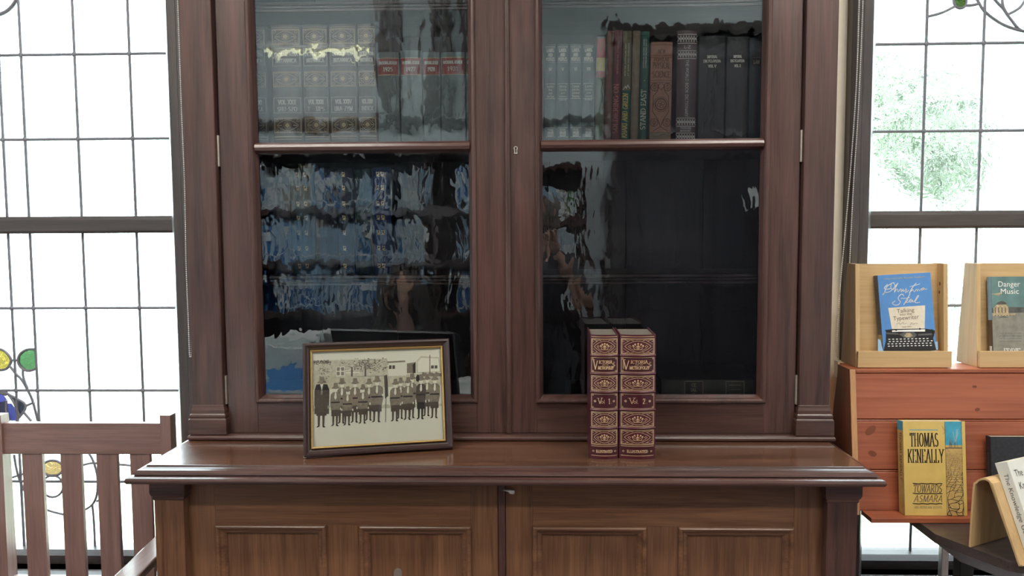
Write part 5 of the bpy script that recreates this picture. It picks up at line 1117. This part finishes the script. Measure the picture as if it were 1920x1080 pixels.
# ---- people
plain('skin', (.50, .27, .19), .5, vary=.05); plain('skin_dark', (.30, .12, .10), .5); plain('hair_dark', (.035, .022, .018), .45, vary=.4, scale=90); plain('hair_grey', (.16, .13, .11), .5, vary=.4, scale=90); plain('dark_cloth', (.022, .024, .032), .8); plain('pattern_cloth', (.16, .15, .16), .8, vary=.8, scale=45); plain('eye', (.02, .015, .012), .3)
def skinned(name, verts, edges, radii, mat, parent, root=0, sub=2, vox=None):
    me = bpy.data.meshes.new(name); me.from_pydata([Vector(v) for v in verts], edges, []); me.materials.append(MT[mat])
    o = bpy.data.objects.new(name, me); COL.objects.link(o); me.skin_vertices or None
    sk = o.modifiers.new('skin', 'SKIN'); sk.use_smooth_shade = True
    for i, r_ in enumerate(radii): me.skin_vertices[0].data[i].radius = (r_, r_) if not isinstance(r_, tuple) else r_; me.skin_vertices[0].data[i].use_root = (i == root)
    s = o.modifiers.new('sub', 'SUBSURF'); s.levels = sub; s.render_levels = sub
    o.parent = parent; return o
def bake(objs, name, mat, parent, vox=.006, extra=None):
    """join evaluated limbs and head into one continuous surface"""
    bpy.context.view_layer.update(); dg = bpy.context.evaluated_depsgraph_get(); V = []; F_ = []
    for o in objs:
        e = o.evaluated_get(dg); me = e.to_mesh(); b = len(V); V += [v.co.copy() for v in me.vertices]; F_ += [[b + i for i in p.vertices] for p in me.polygons]; e.to_mesh_clear()
    if extra: b = len(V); V += extra.v; F_ += [[b + i for i in f] for f in extra.f]
    for o in objs: d = o.data; bpy.data.objects.remove(o); bpy.data.meshes.remove(d)
    me = bpy.data.meshes.new(name); me.from_pydata(V, [], F_); me.materials.append(MT[mat]); o = bpy.data.objects.new(name, me); COL.objects.link(o); o.parent = parent
    r_ = o.modifiers.new('remesh', 'REMESH'); r_.mode = 'VOXEL'; r_.voxel_size = vox; r_.use_smooth_shade = True
    q = o.modifiers.new('smooth', 'SMOOTH'); q.iterations = 3; q.factor = .4
    return o
def head(c, s=1.0, tilt=0, yaw=0):
    """head facing +Y"""
    m = MB(); rg = []
    prof = [(-.118, .020, .030, .030), (-.112, .034, .045, .035), (-.095, .046, .062, .026), (-.075, .054, .072, .012), (-.050, .062, .079, .006), (-.020, .069, .086, .0), (.010, .072, .089, -.004), (.040, .074, .092, -.008), (.070, .071, .088, -.012), (.095, .058, .072, -.014), (.112, .036, .045, -.016), (.119, .012, .015, -.016)]
    for z, rx, ry, cy_ in prof:
        ring = []
        for k in range(24):
            a = 2 * math.pi * k / 24; x = rx * math.cos(a); y = cy_ + ry * math.sin(a)
            f = max(0, math.sin(a))
            if f > .5 and -.01 < z < .03: y -= .010 * max(0, 1 - abs(abs(x) - .030) / .022)      # eye sockets
            ring.append(Vector((x, y, z)))
        rg.append(ring)
    m.rings(rg, 'skin')
    m.rings([[Vector((.006 * math.cos(a) * q, .078 + dy + .006 * math.sin(a) * q, z)) for a in [k * math.pi / 4 for k in range(8)]] for z, dy, q in ((.018, -.002, 1.0), (.0, .008, 1.4), (-.018, .016, 2.0), (-.030, .012, 2.3), (-.036, .0, 1.8))], 'skin')
    m.rings([[Vector((x, .078 + .006 * math.sin(a) - abs(x) * .35, -.056 + .006 * math.cos(a))) for a in [k * math.pi / 4 for k in range(8)]] for x in (-.024, -.012, 0, .012, .024)], 'skin')
    for s_ in (-1, 1): m.ball((s_ * .074, -.008, -.005), .022, 'skin', 8, 6, (.35, .7, 1.3))
    M_ = Matrix.Translation(c) @ Matrix.Rotation(yaw, 4, 'Z') @ Matrix.Rotation(-tilt, 4, 'X') @ Matrix.Scale(s, 4)
    m.v = [M_ @ v for v in m.v]; return m, M_
def face_parts(M_, parent, hair, long_hair=True):
    for s_ in (-1, 1):
        m = MB(); m.ball((s_ * .030, .073, .008), .0105, 'eye', 8, 6, (1.2, .5, .55)); m.v = [M_ @ v for v in m.v]; m.build('eye', parent, shift=(0, 0, 0))
        m = MB(); m.tube([(s_ * .014, .084, .028), (s_ * .032, .081, .034), (s_ * .048, .072, .028)], .003, hair, 6); m.v = [M_ @ v for v in m.v]; m.build('eyebrow', parent, shift=(0, 0, 0))
    m = MB(); m.tube([(-.024, .073, -.055), (-.010, .083, -.053), (0, .083, -.055), (.010, .083, -.053), (.024, .073, -.055)], .0035, 'skin_dark', 6); m.v = [M_ @ v for v in m.v]; m.build('mouth', parent, shift=(0, 0, 0))  # mouth in a darker, redder skin tone
    m = MB(); rg = []
    for i in range(13):
        z = .128 - i * (.030 if long_hair else .0135); n = 22; ring = []; grow = min(1, .35 + i * .2)
        for k in range(n):
            a = R(58) - R(296) * k / (n - 1) + 0; 
            lift = .0 if i > 3 else 0
            wob = 1 + .06 * math.sin(k * 2.3 + i * .8)
            rx, ry = (.084 + (.010 * i * .9 if long_hair else 0)) * grow, (.100 + (.003 * i if long_hair else 0)) * grow
            if i >= 2: x, y = rx * math.cos(a) * wob, -.014 + ry * math.sin(a) * wob
            else: a = R(70) - R(320) * k / (n - 1); x, y = rx * math.cos(a), -.012 + ry * math.sin(a)
            ring.append(Vector((x, y, z)))
        rg.append(ring)
    m.rings(rg, hair, cap=False, closed=False); m.add(rg[0], [tuple(range(len(rg[0])))], hair)
    m.v = [M_ @ v for v in m.v]; o = m.build('hair', parent, shift=(0, 0, 0)); so = o.modifiers.new('solid', 'SOLIDIFY'); so.thickness = .014; so.offset = 1
def hand(w, d, side, parent_list, curl=.6, s=1.0):
    """short skinned chains: palm and five fingers; w wrist, d forward direction"""
    d = Vector(d).normalized(); sd = d.cross(Vector((0, 0, 1))).normalized() * side; nn = sd.cross(d) * side
    V = [Vector(w), Vector(w) + d * .045 * s, Vector(w) + d * .085 * s]; E_ = [(0, 1), (1, 2)]; Rr = [.024, (.036), .034]
    for i, (off, ln) in enumerate(((-.030, .070), (-.010, .080), (.010, .075), (.028, .058))):
        b = Vector(w) + d * .085 * s + sd * off; a1 = b + (d * ln * .45 - nn * curl * .01) * s; a2 = a1 + (d * ln * .3 - nn * curl * ln * .4) * s; a3 = a2 + (d * ln * .1 - nn * curl * ln * .45) * s
        k = len(V); V += [b, a1, a2, a3]; E_ += [(2, k), (k, k + 1), (k + 1, k + 2), (k + 2, k + 3)]; Rr += [.0095, .009, .0085, .0075]
    k = len(V); b = Vector(w) + d * .03 * s - sd * .030; V += [b, b + d * .028 - sd * .018 - nn * .01, b + d * .055 - sd * .022 - nn * .022]; E_ += [(1, k), (k, k + 1), (k + 1, k + 2)]; Rr += [.014, .011, .009]
    return V, E_, Rr
def person(label, loc, hc, chain_sets, cloth_sets, hair, long_hair, tilt):
    root = thing('person', label, 'person', loc, world=False); L = Vector(loc)
    objs = [skinned('limb', [Vector(v) - L for v in V], E_, Rr, 'skin', root) for V, E_, Rr in chain_sets]
    hm, M_ = head(Vector(hc) - L, 1.0, tilt)
    o = bake(objs, 'body', 'skin', root, .006, hm)
    face_parts(M_, root, hair, long_hair)
    for nm, mat, sets in cloth_sets:
        objs = [skinned('limb', [Vector(v) - L for v in V], E_, Rr, mat, root) for V, E_, Rr in sets]; bake(objs, nm, mat, root, .009)
# seated woman, facing the bookcase
hx, hy, hz = at(755, 545, 2.0).x, -2.0, at(755, 548, 2.0).z
def seated():
    P_ = Vector((hx, hy - .10, .52)); C_ = Vector((hx, hy - .06, .86)); Nk = Vector((hx, hy - .03, hz - .19)); 
    torso = ([P_, (hx, hy - .10, .68), C_, (hx, hy - .05, hz - .24), Nk, (hx, hy - .02, hz - .06)], [(0, 1), (1, 2), (2, 3), (3, 4), (4, 5)], [.13, .12, (.15, .11), (.10, .08), .052, .05])
    sets = [torso]; cl = [([P_, (hx, hy - .10, .68), C_, (hx, hy - .05, hz - .23), (hx, hy - .04, hz - .19)], [(0, 1), (1, 2), (2, 3), (3, 4)], [.150, .14, (.185, .135), (.145, .10), .07])]
    for s in (-1, 1):
        sh = Vector((hx + s * .17, hy - .05, hz - .27)); el = Vector((hx + s * .25, hy + .02, .84)); wr = Vector((hx + s * .12, hy + .13, .785))
        sets.append(([(hx, hy - .05, hz - .26), sh, el, wr], [(0, 1), (1, 2), (2, 3)], [.07, .052, .042, .026])); V, E_, Rr = hand(wr, (-s * .3, 1, 0), s, None); sets.append((V, E_, Rr))
        cl.append(([(hx, hy - .05, hz - .26), sh, el, wr - Vector((0, .02, 0))], [(0, 1), (1, 2), (2, 3)], [.09, .072, .058, .042]))
        hip = Vector((hx + s * .09, hy - .08, .50)); kn = Vector((hx + s * .11, hy + .34, .50)); an = Vector((hx + s * .11, hy + .32, .09)); to = Vector((hx + s * .12, hy + .46, .04))
        sets.append(([P_, hip, kn, an, to], [(0, 1), (1, 2), (2, 3), (3, 4)], [.10, .085, .058, .040, .030]))
    legs = []
    for s in (-1, 1):
        hip = Vector((hx + s * .09, hy - .08, .50)); kn = Vector((hx + s * .11, hy + .34, .50)); an = Vector((hx + s * .11, hy + .32, .12)); legs.append(([P_, hip, kn, an], [(0, 1), (1, 2), (2, 3)], [.12, .10, .072, .055]))
    person('seated person with long dark hair and patterned jacket behind the monitor', (hx, hy, 0), (hx, hy, hz), sets, [('jacket', 'pattern_cloth', cl), ('trousers', 'dark_cloth', legs)], 'hair_dark', True, R(12))
seated()
t = thing('stool', 'dark padded stool under the seated woman behind the camera', 'stool', (hx, hy - .06, 0)); m = MB(); m.tube([(hx, hy - .06, .33), (hx, hy - .06, .375)], .19, 'dark_cloth', 24); m.build('seat', t, bevel=.01)
for s in range(4): a = R(45 + 90 * s); m = MB(); m.tube([(hx + .10 * math.cos(a), hy - .06 + .10 * math.sin(a), .33), (hx + .17 * math.cos(a), hy - .06 + .17 * math.sin(a), 0.006)], .011, 'steel'); m.build('leg', t)
def standing():
    x, y = .05, -2.36; P_ = Vector((x + .02, y - .05, .92)); top = 1.30
    sets = [([P_, (x, y - .05, 1.06), (x, y - .05, top - .06), (x, y - .04, top + .04), (x, y - .01, top + .12)], [(0, 1), (1, 2), (2, 3), (3, 4)], [.13, .12, (.15, .11), .06, .052])]
    cl = [([P_, (x, y - .05, 1.06), (x, y - .05, top - .07), (x, y - .04, top + .03)], [(0, 1), (1, 2), (2, 3)], [.165, .145, (.18, .13), .085])]; legs = []
    for s in (-1, 1):
        sh = Vector((x + s * .17, y - .04, top - .01)); el = Vector((x + s * .235, y + .10, 1.06)); wr = Vector((x + s * .105 - .03, y + .245, 1.375 - .01))
        sets.append(([(x, y - .04, top), sh, el, wr], [(0, 1), (1, 2), (2, 3)], [.07, .052, .043, .027])); V, E_, Rr = hand(wr, (-s * .25, .18, 1), s, None, .5, .85); sets.append((V, E_, Rr))
        cl.append(([(x, y - .04, top), sh, sh.lerp(el, .95)], [(0, 1), (1, 2)], [.09, .072, .060]))
        hip = Vector((x + s * .09, y - .05, .88)); kn = Vector((x + s * .10, y - .02, .48)); an = Vector((x + s * .11, y - .06, .09)); to = Vector((x + s * .13, y + .10, .035))
        sets.append(([P_, hip, kn, an, to], [(0, 1), (1, 2), (2, 3), (3, 4)], [.10, .085, .058, .040, .030])); legs.append(([P_, hip, kn, Vector(an) + Vector((0, 0, .03))], [(0, 1), (1, 2), (2, 3)], [.13, .10, .075, .06]))
    person('standing person in a dark top with raised bare forearms, taking the picture', (x, y, 0), (x - .01, y + .03, top + .24), sets, [('top', 'dark_cloth', cl), ('trousers', 'dark_cloth', legs)], 'hair_grey', False, R(6))
standing()
t = thing('phone', 'black phone held up by the photographer behind the camera', 'phone', (.0, -2.03, 1.43))
m = MB(); m.box(-.078, .078, -2.040, -2.031, 1.435, 1.51, 'black_paint'); m.build('phone_body', t, bevel=.003)
for o in bpy.data.objects:
    if '_base' in o: del o['_base']
